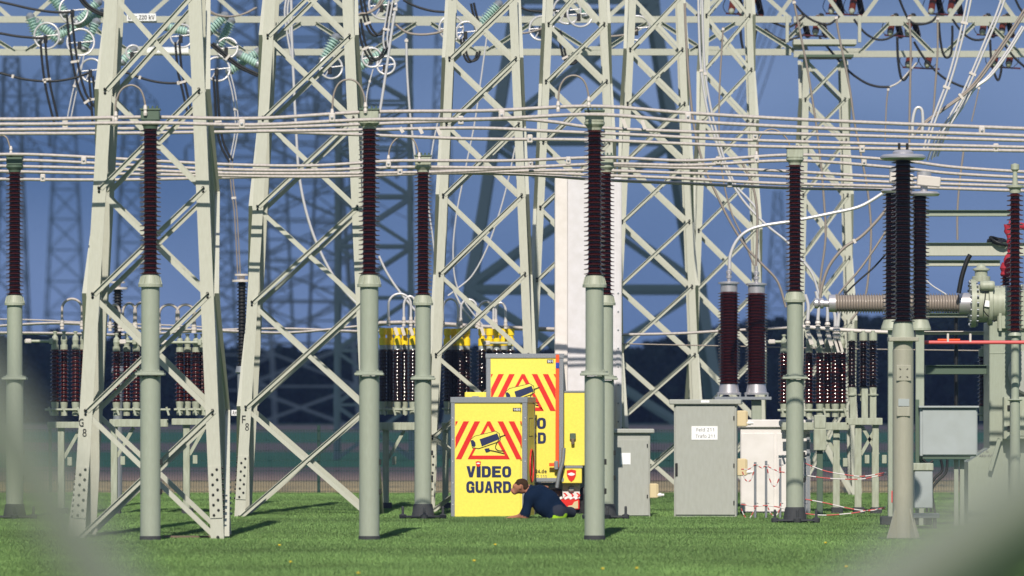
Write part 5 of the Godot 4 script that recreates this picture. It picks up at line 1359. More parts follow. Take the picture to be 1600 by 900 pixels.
# ---------------------------------------------------------------- chain barrier and perimeter fence
func barrier() -> void:
	var d := 83.2
	var k := 0
	var ord := ["first", "second", "third", "fourth"]
	for x in [1180, 1197, 1219, 1258]:
		var t := thing("barrier_post", "thin galvanised barrier post, %s from the tall grey cabinet" % ord[k], "barrier post", Vector3(gx(x, d), 0, -d), "thin galvanised barrier posts")
		var h := hy([722, 720, 717, 716][k], d)
		put("tube", mb().lathe(Vector3.ZERO, Vector3.UP, [[0.019, 0.0], [0.019, h], [0.0, h]], 10), M["galv"], t)
		for y in [0.24, 0.8]: put("hook", mb().torus(Vector3(0.02, y, 0.015), Vector3(0.3, 1, 0), 0.022, 0.006, 10), M["galv"], t)
		k += 1
	var runs := [
		["upper red and white chain between the cabinets and posts", [[1158, 733], [1170, 733], [1180, 726], [1190, 731], [1197, 728], [1208, 733], [1219, 737], [1240, 740], [1290, 747], [1340, 749], [1365, 745], [1385, 741]]],
		["lower red and white chain between the posts", [[1158, 788], [1180, 791], [1197, 790], [1219, 793], [1245, 800], [1285, 805], [1330, 802], [1360, 797], [1383, 795]]],
		["upper chain loop hanging from the first barrier post", [[1160, 737], [1165, 750], [1172, 751], [1178, 737]]],
		["upper chain loop hanging between the second and third post", [[1199, 733], [1203, 750], [1210, 760], [1217, 748], [1219, 728]]],
		["lower chain loop by the tall grey cabinet", [[1158, 794], [1163, 806], [1170, 811], [1177, 800], [1180, 792]]],
		["lower chain loop between the second and third post", [[1200, 793], [1205, 803], [1212, 806], [1218, 796], [1220, 785]]],
		["slack chain from the barrier to the slim insulator stand", [[1258, 724], [1290, 736], [1330, 743], [1352, 744], [1385, 738]]],
		["slack lower chain along the insulator stands", [[1258, 780], [1290, 786], [1330, 795], [1360, 798], [1384, 792]]],
	]
	for r in runs:
		var p := smooth(px(r[1], d - 0.03), 7)
		var t := thing("barrier_chain", r[0], "chain", p[0], "red and white plastic chains")
		var n := maxi(2, int(p.size() / 3))
		for i in range(0, p.size() - 1, 3):
			var seg := []
			for j in range(i, mini(i + 4, p.size())): seg.append(p[j])
			if seg.size() > 1: put("chain_section", mb(t).tube(seg, 0.0085, 6), M["chain_red"] if (i / 3) % 2 == 0 else M["chain_white"], t)


func fence() -> void:
	var d := 106.0
	var t := thing("mesh_fence", "dark green wire mesh fence along the far edge of the lawn", "fence", Vector3(0, 0, -d))
	var top := 1.22
	var p0 := 498.0 - 210.0 * 4
	for k in 11:
		var x := gx(p0 + 210.0 * k, d)
		put("fence_post", mb().bbox(Vector3(x, top * 0.5 + 0.02, 0), Vector3(0.06, top + 0.1, 0.06), Basis(), 0.004), M["fence_green"], t)
		if k < 10:
			var x1 := gx(p0 + 210.0 * (k + 1), d)
			var b := mb()
			for i in 50:
				var xx: float = lerp(x, x1, (i + 0.5) / 50.0)
				b.bar(Vector3(xx, 0.03, 0.04), Vector3(xx, top, 0.04), 0.006, 0.006, Vector3.BACK)
			for i in 7:
				var yy: float = lerp(0.06, top - 0.02, i / 6.0)
				b.bar(Vector3(x, yy, 0.047), Vector3(x1, yy, 0.047), 0.009, 0.008, Vector3.BACK)
			put("mesh_panel", b, M["fence_green"], t)


# ---------------------------------------------------------------- land, grass and trees
func strip(called: String, d0: float, d1: float, y: float, key: String) -> void:
	var b := mb()
	var h := 900.0
	b.quad(Vector3(-h, y, -d0), Vector3(h, y, -d0), Vector3(h, y, -d1), Vector3(-h, y, -d1), Vector3.UP)
	var o := put(called, b, M[key], self)
	o.set_meta("kind", "structure")


func land() -> void:
	strip("ground", -60.0, 3000.0, 0.0, "lawn")
	strip("dry_verge", 107.0, 124.0, 0.006, "field_tan")
	strip("track", 124.0, 150.0, 0.012, "field_brown")
	strip("crop_field", 150.0, 196.0, 0.018, "field_green")
	strip("ploughed_field", 196.0, 240.0, 0.024, "field_brown")
	strip("meadow", 240.0, 330.0, 0.03, "field_green")
	strip("stubble_field", 330.0, 430.0, 0.036, "field_brown")
	strip("far_meadow", 430.0, 2990.0, 0.042, "field_dark")


func blade_mesh(seed_: int, blades: int, hgt: float, spread: float) -> ArrayMesh:
	var r := RandomNumberGenerator.new()
	r.seed = seed_
	var v := PackedVector3Array()
	var n := PackedVector3Array()
	var c := PackedColorArray()
	for i in blades:
		var a := r.randf() * TAU
		var p := Vector3(r.randf_range(-spread, spread), 0, r.randf_range(-spread, spread))
		var dir := Vector3(cos(a), 0, sin(a))
		var side := Vector3(-dir.z, 0, dir.x) * r.randf_range(0.0016, 0.0028)
		var h := hgt * r.randf_range(0.55, 1.1)
		var lean := r.randf_range(0.1, 0.75) * h
		var m := p + dir * lean * 0.3 + Vector3(0, h * 0.6, 0)
		var tip := p + dir * lean + Vector3(0, h, 0)
		var nn := (dir * 0.35 + Vector3(0, 0.6, 0.45)).normalized()
		var tone := r.randf_range(0.85, 1.15)
		var col := Color(0.225 * tone, 0.40 * tone, 0.12 * tone)
		if r.randf() < 0.10: col = Color(0.30, 0.30, 0.13)
		for q in [p - side, p + side, m + side * 0.8, p - side, m + side * 0.8, m - side * 0.8, m - side * 0.8, m + side * 0.8, tip]:
			v.append(q)
			n.append(nn)
			c.append(col)
	var arr := []
	arr.resize(Mesh.ARRAY_MAX)
	arr[Mesh.ARRAY_VERTEX] = v
	arr[Mesh.ARRAY_NORMAL] = n
	arr[Mesh.ARRAY_COLOR] = c
	var ms := ArrayMesh.new()
	ms.add_surface_from_arrays(Mesh.PRIMITIVE_TRIANGLES, arr)
	return ms


func grass() -> void:
	var patch := FastNoiseLite.new()
	patch.seed = 5
	patch.frequency = 0.35
	var mm := MultiMesh.new()
	mm.transform_format = MultiMesh.TRANSFORM_3D
	mm.use_colors = true
	mm.mesh = blade_mesh(40, 22, 0.042, 0.075)
	var count := 300000
	mm.instance_count = count
	var r := RandomNumberGenerator.new()
	r.seed = 900
	for i in count:
		var d := lerpf(50.0, 106.5, pow(r.randf(), 1.15))
		var x := r.randf_range(-1, 1) * (0.094 * d + 0.6)
		var pn := patch.get_noise_2d(x, d)
		var s := 0.9 + pn * 0.35 + r.randf_range(-0.2, 0.3)
		var b := Basis(Vector3.UP, r.randf() * TAU).scaled(Vector3(1.0, max(s, 0.3), 1.0))
		mm.set_instance_transform(i, Transform3D(b, Vector3(x, 0.0, -d)))
		var tn := 0.95 + 0.4 * patch.get_noise_2d(x * 0.5 + 40, d * 0.5) + r.randf_range(-0.08, 0.08)
		mm.set_instance_color(i, Color(tn * 1.02, tn, tn))
	var o := MultiMeshInstance3D.new()
	o.name = "lawn_grass"
	o.multimesh = mm
	o.material_override = M["grass"]
	add_child(o)
	o.set_meta("kind", "stuff")
	o.set_meta("label", "short mown green grass covering the whole yard")
	o.set_meta("category", "grass")
	# dandelions
	var r2 := RandomNumberGenerator.new()
	r2.seed = 77
	var n := 0
	for q in [[436, 851], [453, 878], [559, 896], [740, 876], [773, 850], [941, 889], [994, 888], [1289, 847], [1321, 885]]:
		var d: float = EYE * FPX / (q[1] + 9.0 - HORIZON)
		var t := thing("dandelion", "yellow dandelion in the near lawn, " + ["first", "second", "third", "fourth", "fifth", "sixth", "seventh", "eighth", "ninth"][n] + " across from the marked column", "flower", Vector3(gx(q[0], d), 0, -d), "dandelions in the foreground lawn")
		put("stem", mb().tube([Vector3.ZERO, Vector3(0.006, 0.055, 0)], 0.003, 5), M["leaf"], t)
		put("head", mb().lathe(Vector3(0.006, 0.05, 0), Vector3.UP, [[0.004, 0.0], [0.017, 0.01], [0.015, 0.018], [0.0, 0.02]], 10), M["yellow_cap"], t)
		n += 1


# the bank of cloud just above the sun, behind the camera; the fields and pylons beyond the lawn lie in its shadow
func storm_cloud() -> void:
	var rise := 1500.0
	var reach := rise / tan(deg_to_rad(SUN_HIGH))
	var t := thing("storm_cloud", "bank of storm cloud out of the picture, shading the far fields", "cloud", Vector3(0, rise, reach - 700.0))
	var bump := FastNoiseLite.new()
	bump.seed = 3
	bump.frequency = 0.004
	var r := RandomNumberGenerator.new()
	r.seed = 8
	var n := 0
	for gz in 5:
		for gx_ in 5:
			var c := Vector3((gx_ - 2) * 210.0 + reach * tan(deg_to_rad(-SUN_SIDE)) * -1.0, r.randf_range(-20, 20), -340.0 + gz * 190.0)
			var rad := Vector3(190, r.randf_range(60, 95), 170)
			if gz == 4: c.z = 540.0 - rad.z - 5.0 + r.randf_range(-6.0, 6.0)
			var b := MB.new()
			var rows := 10
			var cols := 16
			var g := []
			for i in rows + 1:
				var row := []
				for j in cols + 1:
					var a := PI * i / rows
					var e := TAU * j / cols
					var q := Vector3(sin(a) * cos(e), cos(a), sin(a) * sin(e))
					var p := c + q * rad
					row.append(p + q * bump.get_noise_3dv(p) * 22.0)
				g.append(row)
			for i in rows:
				for j in cols:
					var nn: Vector3 = ((g[i][j] + g[i + 1][j + 1]) * 0.5 - c).normalized()
					b.quad(g[i][j], g[i][j + 1], g[i + 1][j + 1], g[i + 1][j], nn)
			put("billow", b, M["cloud"], t)


func treeline() -> void:
	var leaf := MB.new()
	var r := RandomNumberGenerator.new()
	r.seed = 31
	for i in 14:
		var c := Vector3(r.randf_range(-0.5, 0.5), r.randf_range(-0.4, 0.4), r.randf_range(-0.5, 0.5))
		var a := Vector3(r.randf_range(-1, 1), r.randf_range(-1, 1), r.randf_range(-1, 1)).normalized()
		var u := a.cross(Vector3(0.3, 1, 0.2)).normalized() * 0.22
		var w := a.cross(u).normalized() * 0.2
		leaf.quad(c - u, c + w, c + u, c - w, a)
	var mm := MultiMesh.new()
	mm.transform_format = MultiMesh.TRANSFORM_3D
	mm.mesh = leaf.mesh()
	var outline := FastNoiseLite.new()
	outline.seed = 9
	outline.frequency = 0.06
	var tr := []
	for i in 26000:
		var px_ := r.randf_range(-150.0, 1750.0)
		var d := r.randf_range(455.0, 520.0)
		var top := lerpf(536.0, 560.0, smoothstep(60.0, 420.0, px_))
		top = lerpf(top, 512.0, smoothstep(900.0, 1250.0, px_))
		top = lerpf(top, 500.0, smoothstep(1250.0, 1600.0, px_))
		top += outline.get_noise_2d(px_ * 0.6, d * 0.3) * 26.0
		var h := hy(top, d)
		var y := h * (1.0 - pow(r.randf(), 1.3))
		var s := r.randf_range(0.7, 1.5)
		tr.append(Transform3D(Basis(Vector3.UP, r.randf() * TAU).scaled(Vector3.ONE * s), Vector3(gx(px_, d), y, -d)))
	mm.instance_count = tr.size()
	for i in tr.size(): mm.set_instance_transform(i, tr[i])
	var o := MultiMeshInstance3D.new()
	o.name = "treeline"
	o.multimesh = mm
	o.material_override = M["leaf"]
	add_child(o)
	o.set_meta("kind", "stuff")
	o.set_meta("label", "dark wood along the horizon behind the fields")
	o.set_meta("category", "wood")


# ---------------------------------------------------------------- the person crouching by the boxes
func cap_d(p: Vector3, b: Array) -> float:
	var a: Vector3 = b[0]
	var ab: Vector3 = b[1] - a
	var t := clampf((p - a).dot(ab) / maxf(ab.length_squared(), 1e-9), 0.0, 1.0)
	return p.distance_to(a + ab * t) - lerpf(b[2], b[3], t)


func field(p: Vector3, bones: Array, k: float) -> float:
	var s := 0.0
	for b in bones:
		var d := cap_d(p, b)
		if d < 0.25: s += exp(-k * d)
	return -log(s) / k if s > 1e-12 else 1.0


func flesh(bones: Array, cell: float, k: float, v: PackedVector3Array, n: PackedVector3Array, c: PackedColorArray) -> void:
	var lo := Vector3.ONE * 1e9
	var hi := -lo
	for b in bones:
		for e in 2:
			lo = lo.min(b[e] - Vector3.ONE * (b[2 + e] + cell * 3))
			hi = hi.max(b[e] + Vector3.ONE * (b[2 + e] + cell * 3))
	var nx := int((hi.x - lo.x) / cell) + 2
	var ny := int((hi.y - lo.y) / cell) + 2
	var nz := int((hi.z - lo.z) / cell) + 2
	var f := PackedFloat32Array()
	f.resize(nx * ny * nz)
	for b in bones:
		var m := maxf(b[2], b[3]) + 5.0 / k
		var l: Vector3 = (b[0].min(b[1]) - Vector3.ONE * m - lo) / cell
		var h: Vector3 = (b[0].max(b[1]) + Vector3.ONE * m - lo) / cell
		for z in range(maxi(0, int(l.z)), mini(nz, int(h.z) + 1)):
			for y in range(maxi(0, int(l.y)), mini(ny, int(h.y) + 1)):
				for x in range(maxi(0, int(l.x)), mini(nx, int(h.x) + 1)):
					f[(z * ny + y) * nx + x] += exp(-k * cap_d(lo + Vector3(x, y, z) * cell, b))
	# inside where the sum passes one
	var at_cell := {}
	var vs := []
	var offs := [0, 1, nx, nx + 1, nx * ny, nx * ny + 1, nx * ny + nx, nx * ny + nx + 1]
	for z in nz - 1:
		for y in ny - 1:
			for x in nx - 1:
				var i := (z * ny + y) * nx + x
				var bits := 0
				for q in 8:
					if f[i + offs[q]] > 1.0: bits |= 1 << q
				if bits == 0 or bits == 255: continue
				var acc := Vector3.ZERO
				var cnt := 0
				for e in [[0, 1], [2, 3], [4, 5], [6, 7], [0, 2], [1, 3], [4, 6], [5, 7], [0, 4], [1, 5], [2, 6], [3, 7]]:
					var fa := log(f[i + offs[e[0]]] + 1e-9)
					var fb := log(f[i + offs[e[1]]] + 1e-9)
					if (fa > 0) != (fb > 0):
						var t := clampf(fa / (fa - fb), 0.0, 1.0)
						var pa := Vector3(e[0] & 1, (e[0] >> 1) & 1, e[0] >> 2)
						var pb := Vector3(e[1] & 1, (e[1] >> 1) & 1, e[1] >> 2)
						acc += pa.lerp(pb, t)
						cnt += 1
				at_cell[i] = vs.size()
				vs.append(lo + (Vector3(x, y, z) + acc / cnt) * cell)
	var ns := []
	var cs := []
	for p in vs:
		var e := cell * 0.7
		var f0 := field(p, bones, k)
		ns.append(Vector3(field(p + Vector3(e, 0, 0), bones, k) - f0, field(p + Vector3(0, e, 0), bones, k) - f0, field(p + Vector3(0, 0, e), bones, k) - f0).normalized())
		var best := 1e9
		var col := Color.WHITE
		for b in bones:
			var d := cap_d(p, b)
			if d < best:
				best = d
				col = b[4]
		cs.append(col)
	for z in range(1, nz - 1):
		for y in range(1, ny - 1):
			for x in range(1, nx - 1):
				var i := (z * ny + y) * nx + x
				var here := f[i] > 1.0
				for ax in 3:
					var st: int = [1, nx, nx * ny][ax]
					if here == (f[i + st] > 1.0): continue
					var u: int = [nx, nx * ny, 1][ax]
					var w: int = [nx * ny, 1, nx][ax]
					var q := [i, i - u, i - u - w, i - w]
					var ok := true
					for t in q: ok = ok and at_cell.has(t)
					if not ok: continue
					for t in [[0, 1, 2], [0, 2, 3]]:
						var id := [at_cell[q[t[0]]], at_cell[q[t[1]]], at_cell[q[t[2]]]]
						var a: Vector3 = vs[id[0]]
						if (vs[id[1]] - a).cross(vs[id[2]] - a).dot(ns[id[0]]) > 0.0: id = [id[0], id[2], id[1]]
						for j in id:
							v.append(vs[j])
							n.append(ns[j])
							c.append(cs[j])


func hand(wrist: Vector3, fwd: Vector3, up: Vector3, skin: Color, thumb: float) -> Array:
	fwd = fwd.normalized()
	var side := fwd.cross(up).normalized()
	up = side.cross(fwd).normalized()
	var r := [[wrist, wrist + fwd * 0.03, 0.026, 0.026, skin], [wrist + fwd * 0.03 - side * 0.02, wrist + fwd * 0.075 - side * 0.026, 0.018, 0.013, skin], [wrist + fwd * 0.03 + side * 0.02, wrist + fwd * 0.075 + side * 0.026, 0.018, 0.013, skin], [wrist + fwd * 0.03, wrist + fwd * 0.08, 0.02, 0.014, skin]]
	for i in 4:
		var s := side * (-0.03 + 0.02 * i)
		var l: float = [0.062, 0.075, 0.07, 0.055][i]
		var k := wrist + fwd * 0.08 + s
		var m := k + fwd * l * 0.5 - up * 0.006
		var e := m + fwd * l * 0.42 - up * 0.022
		r.append([k, m, 0.0095, 0.009, skin])
		r.append([m, e, 0.009, 0.0075, skin])
	var tb := wrist + fwd * 0.025 + side * thumb * 0.028
	r.append([tb, tb + fwd * 0.03 + side * thumb * 0.025, 0.0125, 0.0105, skin])
	r.append([tb + fwd * 0.03 + side * thumb * 0.025, tb + fwd * 0.058 + side * thumb * 0.028 - up * 0.012, 0.0105, 0.0085, skin])
	return r


func person() -> void:
	var d := 83.0
	var t := thing("person", "person in a dark navy shirt crouching low, propped on one arm before the boxes", "person", Vector3(gx(845, d), 0, -d))
	var skin := Color(0.36, 0.16, 0.10)
	var shirt := Color(0.006, 0.013, 0.032)
	var lime := Color(0.36, 0.62, 0.03)
	var dark := Color(0.03, 0.035, 0.05)
	var bones := [
		[Vector3(0.28, 0.06, 0.04), Vector3(0.22, 0.03, 0.06), 0.085, 0.09, lime],
		[Vector3(0.24, 0.16, 0.0), Vector3(0.12, 0.29, 0.0), 0.115, 0.125, shirt],
		[Vector3(0.12, 0.29, 0.0), Vector3(0.0, 0.395, -0.03), 0.125, 0.105, shirt],
		[Vector3(0.14, 0.09, 0.05), Vector3(0.03, 0.2, 0.06), 0.10, 0.115, shirt],
		[Vector3(0.03, 0.2, 0.06), Vector3(-0.07, 0.31, 0.07), 0.115, 0.105, shirt],
		[Vector3(-0.06, 0.38, 0.0), Vector3(-0.16, 0.43, 0.0), 0.10, 0.065, shirt],
		[Vector3(-0.10, 0.36, 0.12), Vector3(-0.165, 0.33, 0.15), 0.075, 0.072, shirt],
		[Vector3(-0.165, 0.33, 0.15), Vector3(-0.225, 0.10, 0.19), 0.068, 0.058, shirt],
		[Vector3(-0.225, 0.10, 0.19), Vector3(-0.24, 0.055, 0.19), 0.046, 0.042, skin],
		[Vector3(-0.24, 0.055, 0.19), Vector3(-0.40, 0.035, 0.10), 0.042, 0.028, skin],
		[Vector3(-0.02, 0.44, -0.12), Vector3(0.05, 0.42, -0.30), 0.068, 0.055, shirt],
		[Vector3(0.05, 0.42, -0.30), Vector3(0.07, 0.46, -0.52), 0.042, 0.028, skin],
		[Vector3(-0.17, 0.44, 0.0), Vector3(-0.25, 0.46, 0.01), 0.056, 0.052, skin],
		[Vector3(0.25, 0.12, 0.07), Vector3(0.44, 0.10, -0.26), 0.095, 0.065, dark],
		[Vector3(0.25, 0.12, -0.07), Vector3(0.36, 0.10, -0.42), 0.095, 0.065, dark],
		[Vector3(0.44, 0.10, -0.26), Vector3(0.34, 0.06, -0.66), 0.062, 0.042, dark],
		[Vector3(0.36, 0.10, -0.42), Vector3(0.22, 0.06, -0.80), 0.062, 0.042, dark],
		[Vector3(0.34, 0.05, -0.66), Vector3(0.33, 0.045, -0.86), 0.045, 0.035, dark],
		[Vector3(0.22, 0.05, -0.80), Vector3(0.20, 0.045, -1.0), 0.045, 0.035, dark],
	]
	var v := PackedVector3Array()
	var n := PackedVector3Array()
	var c := PackedColorArray()
	flesh(bones, 0.014, 38.0, v, n, c)
	var hc := Vector3(-0.305, 0.485, 0.01)
	var head := [
		[hc, hc + Vector3(0.02, 0.012, 0), 0.088, 0.086, skin],
		[hc + Vector3(-0.03, -0.035, 0), hc + Vector3(-0.075, -0.08, 0.0), 0.066, 0.04, skin],
		[hc + Vector3(-0.085, -0.015, 0), hc + Vector3(-0.108, -0.045, 0.0), 0.012, 0.017, skin],
		[hc + Vector3(0.005, -0.02, 0.088), hc + Vector3(0.012, 0.012, 0.092), 0.014, 0.016, skin],
		[hc + Vector3(0.005, -0.02, -0.088), hc + Vector3(0.012, 0.012, -0.092), 0.014, 0.016, skin],
		[hc + Vector3(-0.085, 0.012, 0.03), hc + Vector3(-0.085, 0.012, -0.03), 0.014, 0.014, skin],
		[hc + Vector3(-0.112, -0.068, 0.018), hc + Vector3(-0.112, -0.068, -0.018), 0.012, 0.012, Color(0.34, 0.10, 0.08)],
		[hc + Vector3(0.03, -0.05, 0), hc + Vector3(0.07, -0.045, 0), 0.055, 0.05, skin],
	]
	flesh(head, 0.005, 90.0, v, n, c)
	flesh(hand(Vector3(-0.40, 0.035, 0.10), Vector3(-1, -0.1, -0.5), Vector3.UP, skin, 1.0), 0.005, 220.0, v, n, c)
	flesh(hand(Vector3(0.07, 0.46, -0.52), Vector3(0.1, 0.1, -1), Vector3.UP, skin, -1.0), 0.005, 220.0, v, n, c)
	var arr := []
	arr.resize(Mesh.ARRAY_MAX)
	arr[Mesh.ARRAY_VERTEX] = v
	arr[Mesh.ARRAY_NORMAL] = n
	arr[Mesh.ARRAY_COLOR] = c
	var ms := ArrayMesh.new()
	ms.add_surface_from_arrays(Mesh.PRIMITIVE_TRIANGLES, arr)
	var m := StandardMaterial3D.new()
	m.vertex_color_use_as_albedo = true
	m.roughness = 0.9
	m.metallic_specular = 0.2
	shared("body", ms, m, t, Vector3.ZERO)
	for z in [0.032, -0.032]:
		put("eye", mb().lathe(hc + Vector3(-0.086, -0.012, z), Vector3(-1, -0.2, z * 4), [[0.011, -0.006], [0.008, 0.004], [0.0, 0.007]], 8), M["ink"], t)
	v = PackedVector3Array()
	n = PackedVector3Array()
	c = PackedColorArray()
	var hb := []
	var r := RandomNumberGenerator.new()
	r.seed = 4
	for i in 60:
		var q := Vector3(r.randf_range(-0.45, 1.0), r.randf_range(-0.35, 1.0), r.randf_range(-1, 1)).normalized()
		if q.x < -0.55 and q.y < 0.2: continue
		if abs(q.z) > 0.8 and q.y < 0.0: continue
		hb.append([hc + q * 0.076 + Vector3(0.012, 0.008, 0), hc + q * 0.083 + Vector3(0.02, 0.004, 0), 0.026, 0.022, Color(0.045, 0.024, 0.014)])
	flesh(hb, 0.006, 110.0, v, n, c)
	arr[Mesh.ARRAY_VERTEX] = v
	arr[Mesh.ARRAY_NORMAL] = n
	arr[Mesh.ARRAY_COLOR] = c
	var hm := ArrayMesh.new()
	hm.add_surface_from_arrays(Mesh.PRIMITIVE_TRIANGLES, arr)
	shared("hair", hm, m, t, Vector3.ZERO)


# streaky storm cloud over the whole sky
func cloud_cover() -> ImageTexture:
	var f := FastNoiseLite.new()
	f.seed = 61
	f.frequency = 0.55
	f.fractal_octaves = 5
	var w := 1024
	var h := 512
	var im := Image.create(w, h, false, Image.FORMAT_RGBA8)
	for y in h:
		var el := PI * (0.5 - (y + 0.5) / h)
		if el < -0.05: continue
		for x in w:
			var az := TAU * x / w
			var p := Vector3(cos(az) * cos(el), sin(el) * 2.6, sin(az) * cos(el)) * 16.0
			var v := clampf(0.5 + 1.4 * f.get_noise_3dv(p), 0.0, 1.0)
			im.set_pixel(x, y, Color(0.46, 0.50, 0.58, v * 0.55))
	return ImageTexture.create_from_image(im)


func _ready() -> void:
	rng.seed = 11
	# camera: 200 mm lens from eye height, lens shifted up
	var cam := Camera3D.new()
	cam.name = "camera"
	cam.projection = Camera3D.PROJECTION_FRUSTUM
	cam.near = 0.5
	cam.far = 4000.0
	cam.size = cam.near * 900.0 / FPX
	cam.frustum_offset = Vector2(0, cam.near * (HORIZON - 450.0) / FPX)
	cam.position = Vector3(0, EYE, 0)
	var ca := CameraAttributesPhysical.new()
	ca.frustum_focal_length = 200.0
	ca.exposure_aperture = 2.4
	ca.frustum_focus_distance = 80.0
	add_child(cam)
	cam.attributes = ca
	cam.projection = Camera3D.PROJECTION_FRUSTUM
	cam.near = 0.5
	cam.far = 4000.0
	cam.size = cam.near * 900.0 / FPX
	cam.frustum_offset = Vector2(0, cam.near * (HORIZON - 450.0) / FPX)
	cam.current = true
	# sky of dark storm cloud, sun behind the camera and to the left
	var sky := Sky.new()
	var sm := ProceduralSkyMaterial.new()
	sm.sky_top_color = Color(0.46, 0.51, 0.60)
	sm.sky_horizon_color = Color(0.255, 0.375, 0.54)
	sm.sky_curve = 0.22
	sm.ground_horizon_color = Color(0.30, 0.36, 0.46)
	sm.ground_bottom_color = Color(0.20, 0.26, 0.18)
	sm.sun_angle_max = 1.0
	sm.sky_cover = cloud_cover()
	sm.sky_cover_modulate = Color(1, 1, 1, 1)
	sky.sky_material = sm
	var env := Environment.new()
	env.background_mode = Environment.BG_SKY
	env.sky = sky
	env.tonemap_mode = Environment.TONE_MAPPER_LINEAR
	env.tonemap_exposure = 1.28
	env.fog_enabled = true
	env.fog_density = 0.00025
	env.fog_light_color = Color(0.60, 0.70, 0.90)
	env.sdfgi_enabled = true
	env.ssao_enabled = true
	env.ssil_enabled = true
	var we := WorldEnvironment.new()
	we.name = "world_environment"
	we.environment = env
	add_child(we)
	var sun := DirectionalLight3D.new()
	sun.name = "sun"
	sun.light_energy = 1.3
	sun.light_color = Color(1.0, 0.965, 0.91)
	sun.light_angular_distance = 0.5
	sun.shadow_enabled = true
	sun.rotation = Vector3(deg_to_rad(-SUN_HIGH), deg_to_rad(-SUN_SIDE), 0)
	add_child(sun)

	materials()
	land()
	storm_cloud()
	treeline()
	fence()
	# far pylons, then the gantries and lattice columns
	pylon("slender pale lattice mast behind the middle rear post", 585, 170.0, 62, 58, -120, 12, "pylon", 0.085)
	pylon("big dark-legged pylon straddling the white column", 912, 190.0, 225, 90, -140, 4, "pylon", 0.2)
	pylon("hazy pylon with crossarms at the picture's edge", 18, 520.0, 34, 12, 90, 12, "pylon", 0.09, [[150, 40], [190, 60], [235, 46]])
	pylon("hazy tall pylon seen between the first two columns", 372, 420.0, 60, 26, -60, 16, "pylon", 0.09)
	pylon("hazy broad pylon seen through the second column", 470, 360.0, 95, 38, -100, 14, "pylon", 0.10, [[220, 150]])
	pylon("faint distant pylon behind the first column", 102, 800.0, 38, 9, 40, 14, "pylon", 0.10, [[120, 48], [160, 62]])
	pylon("hazy slim pylon before the dark wood, beyond the sixth column", 1215, 900.0, 30, 6, 300, 10, "pylon", 0.10)
	pylon("faint pylon low between the marked column and its neighbour", 345, 620.0, 30, 8, 150, 14, "pylon", 0.09, [[190, 40], [230, 55]])
	pylon("faint pylon rising behind the second column's far leg", 520, 480.0, 44, 16, -40, 16, "pylon", 0.08, [[120, 55], [175, 75]])
	pylon("faint pylon behind the second column's near leg", 425, 560.0, 40, 12, 20, 16, "pylon", 0.09, [[100, 50], [150, 66]])
	pylon("faint pylon just right of the middle rear post", 690, 640.0, 30, 9, 40, 14, "pylon", 0.09)
	pylon("faint far pylon behind the sagging cables at the yard's end", 205, 700.0, 34, 9, 110, 14, "pylon", 0.1, [[160, 40], [195, 54]])
	var wn := 0
	for q in [[1205, 10, 1120, 230], [1213, 10, 1130, 230], [1222, 10, 1142, 230], [1232, 14, 1156, 236], [-20, 170, 330, 260], [-20, 200, 330, 278], [350, 120, 560, 240], [350, 150, 560, 262], [560, 300, 700, 360]]:
		var fw := thing("distant_wire", "thin distant line wire, %s counted from the sixth column" % ["first", "second", "third", "fourth", "fifth", "sixth", "seventh", "eighth", "ninth"][wn], "wire", at(q[0], q[1], 380.0), "distant line wires against the storm sky")
		put("strand", mb(fw).tube(smooth([at(q[0], q[1], 380.0), at((q[0] + q[2]) * 0.5, (q[1] + q[3]) * 0.5 + 8, 395.0), at(q[2], q[3], 410.0)], 6), 0.035, 6), M["pylon"], fw)
		wn += 1
	girder("long lattice gantry girder across the top, over the first six columns", -120, 1236, 104.0, 30.5, 81.5, [-58, 122, 302, 482, 662, 842, 1022, 1160], 90)
	girder("lattice gantry girder over the dark lattice column", 1240, 1720, 105.0, 30.5, 84.5, [1266, 1400, 1534, 1668], 67)
	var g8 := tower("tall lattice column marked G 8, nearest the camera", 70.3, 160, 112, 312, 350, 845, [-20, 136, 291, 457, 640, 838], 0.162, 0.06)
	lettering("lettering", "G", M["ink"], g8, at(127, 660, 70.36) - g8.position, 0.055, 0.095, 0.0, 400)
	lettering("lettering", "8", M["ink"], g8, at(132, 676, 70.36) - g8.position, 0.05, 0.095, 0.0, 400)
	var f8 := tower("tall lattice column marked F 8, second from the marked near one", 84.0, 412, 366, 550, 588, 810, [-70, 51, 180, 320, 470, 634, 806], 0.156, 0.062)
	lettering("lettering", "F", M["ink"], f8, at(381, 655, 84.065) - f8.position, 0.055, 0.11, 0.0, 400)
	lettering("lettering", "8", M["ink"], f8, at(386, 667, 84.065) - f8.position, 0.055, 0.11, 0.0, 400)
	tower("lattice column behind the yellow boxes, third in the row", 87.5, 700, 664, 808, 842, 803, [-10, 87, 190, 302, 425, 552, 680, 800], 0.125, 0.058)
	tower("lattice column just left of the white column, fourth in the row", 92.0, 854, 818, 948, 982, 794, [-60, 33, 123, 218, 321, 434, 550, 668, 790], 0.112, 0.056)
	tower("lattice column right of the white column, fifth in the row", 95.0, 984, 946, 1069, 1100, 789, [-10, 73, 158, 248, 343, 445, 552, 665, 786], 0.115, 0.056)
	tower("lattice column behind the thick bushings, sixth in the row", 99.0, 1101, 1072, 1176, 1200, 783, [-60, 20, 105, 186, 270, 357, 450, 550, 660, 780], 0.108, 0.056)
	tower("slender lattice column carrying the far girder, behind the pole insulator", 103.5, 1258, 1240, 1322, 1342, 776, [90, 152, 216, 302, 400, 500, 610, 772], 0.12, 0.058, 92.0, "steel", false)
	var cp := thing("girder_bearing", "pale cap beam on top of the slender lattice column", "cap beam", at(1290, 86, 103.8))
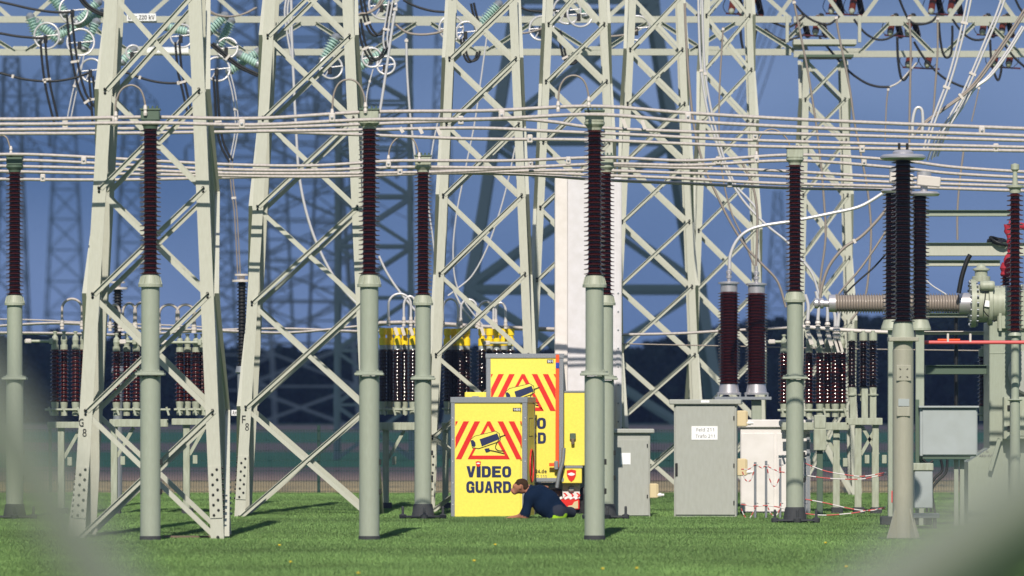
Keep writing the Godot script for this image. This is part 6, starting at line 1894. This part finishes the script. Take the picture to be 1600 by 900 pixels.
	put("beam", mb(cp).bbox(at(1288, 67, 103.6), Vector3(1.15, 0.1, 0.5), Basis(), 0.01), M["steel"], cp)
	put("ledge", mb(cp).bbox(at(1290, 89, 103.8), Vector3(0.98, 0.05, 0.7), Basis(), 0.006), M["fitting_dark"], cp)
	for x in [1230, 1343]: put("stub", mb(cp).bbox(at(x, 45, 103.6), Vector3(0.06, 0.5, 0.06), Basis(), 0.006), M["steel"], cp)
	var sg := thing("voltage_sign", "white sign lettered 220 kV on the girder, seen through the marked column", "sign", at(221, 27, 103.8))
	put("plate", mb().bbox(Vector3.ZERO, Vector3(0.53, 0.135, 0.008), Basis(), 0.001), M["sign_white"], sg)
	lettering("lettering", "Uhr 220 kV", M["ink"], sg, Vector3(0, 0, 0.005), 0.48, 0.085)
	var sg2 := thing("blank_sign", "blank white strip sign on the girder's lower chord", "sign", at(262, 78, 103.8))
	put("plate", mb().bbox(Vector3.ZERO, Vector3(0.76, 0.1, 0.008), Basis(), 0.001), M["sign_white"], sg2)
	var pk := thing("ground_plank", "thin brown plank lying in the grass at the marked column's foot", "plank", Vector3(gx(295, 70.6), 0, -70.6))
	put("board", mb().bbox(Vector3(0, 0.04, 0), Vector3(0.62, 0.03, 0.12), Basis(Vector3.UP, 0.12), 0.004), M["timber"], pk)
	# posts
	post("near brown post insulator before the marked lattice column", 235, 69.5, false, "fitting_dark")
	post("near brown post insulator before the second lattice column", 577, 69.5, false)
	post("near brown post insulator before the white column", 929, 69.8, false)
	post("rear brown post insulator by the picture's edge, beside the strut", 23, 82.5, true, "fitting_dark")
	post("rear brown post insulator between the second and third lattice columns", 661, 82.5, true)
	post("rear brown post insulator half hidden behind the near one at the white column", 946, 82.5, true)
	post("rear brown post insulator before the white cabinet", 1242, 80.0, true)
	conductors()
	strings()
	droppers()
	low_sets()
	bushings()
	cabinets()
	heavy_side()
	barrier()
	guard_boxes()
	person()
	grass()
	# out-of-focus struts close to the camera
	var st := thing("steel_strut", "blurred grey strut crossing the lower corner beside the marked column", "strut", at(95, 800, 6.0))
	put("tube", mb(st).tube([at(-120, 490, 6.0), at(260, 1060, 6.0)], 0.036, 16), M["strut"], st)
	var st2 := thing("steel_strut", "blurred grey strut crossing the lower corner below the transformer", "strut", at(1500, 850, 6.0))
	put("tube", mb(st2).tube([at(1720, 690, 6.0), at(1300, 985, 6.0)], 0.042, 16), M["strut"], st2)
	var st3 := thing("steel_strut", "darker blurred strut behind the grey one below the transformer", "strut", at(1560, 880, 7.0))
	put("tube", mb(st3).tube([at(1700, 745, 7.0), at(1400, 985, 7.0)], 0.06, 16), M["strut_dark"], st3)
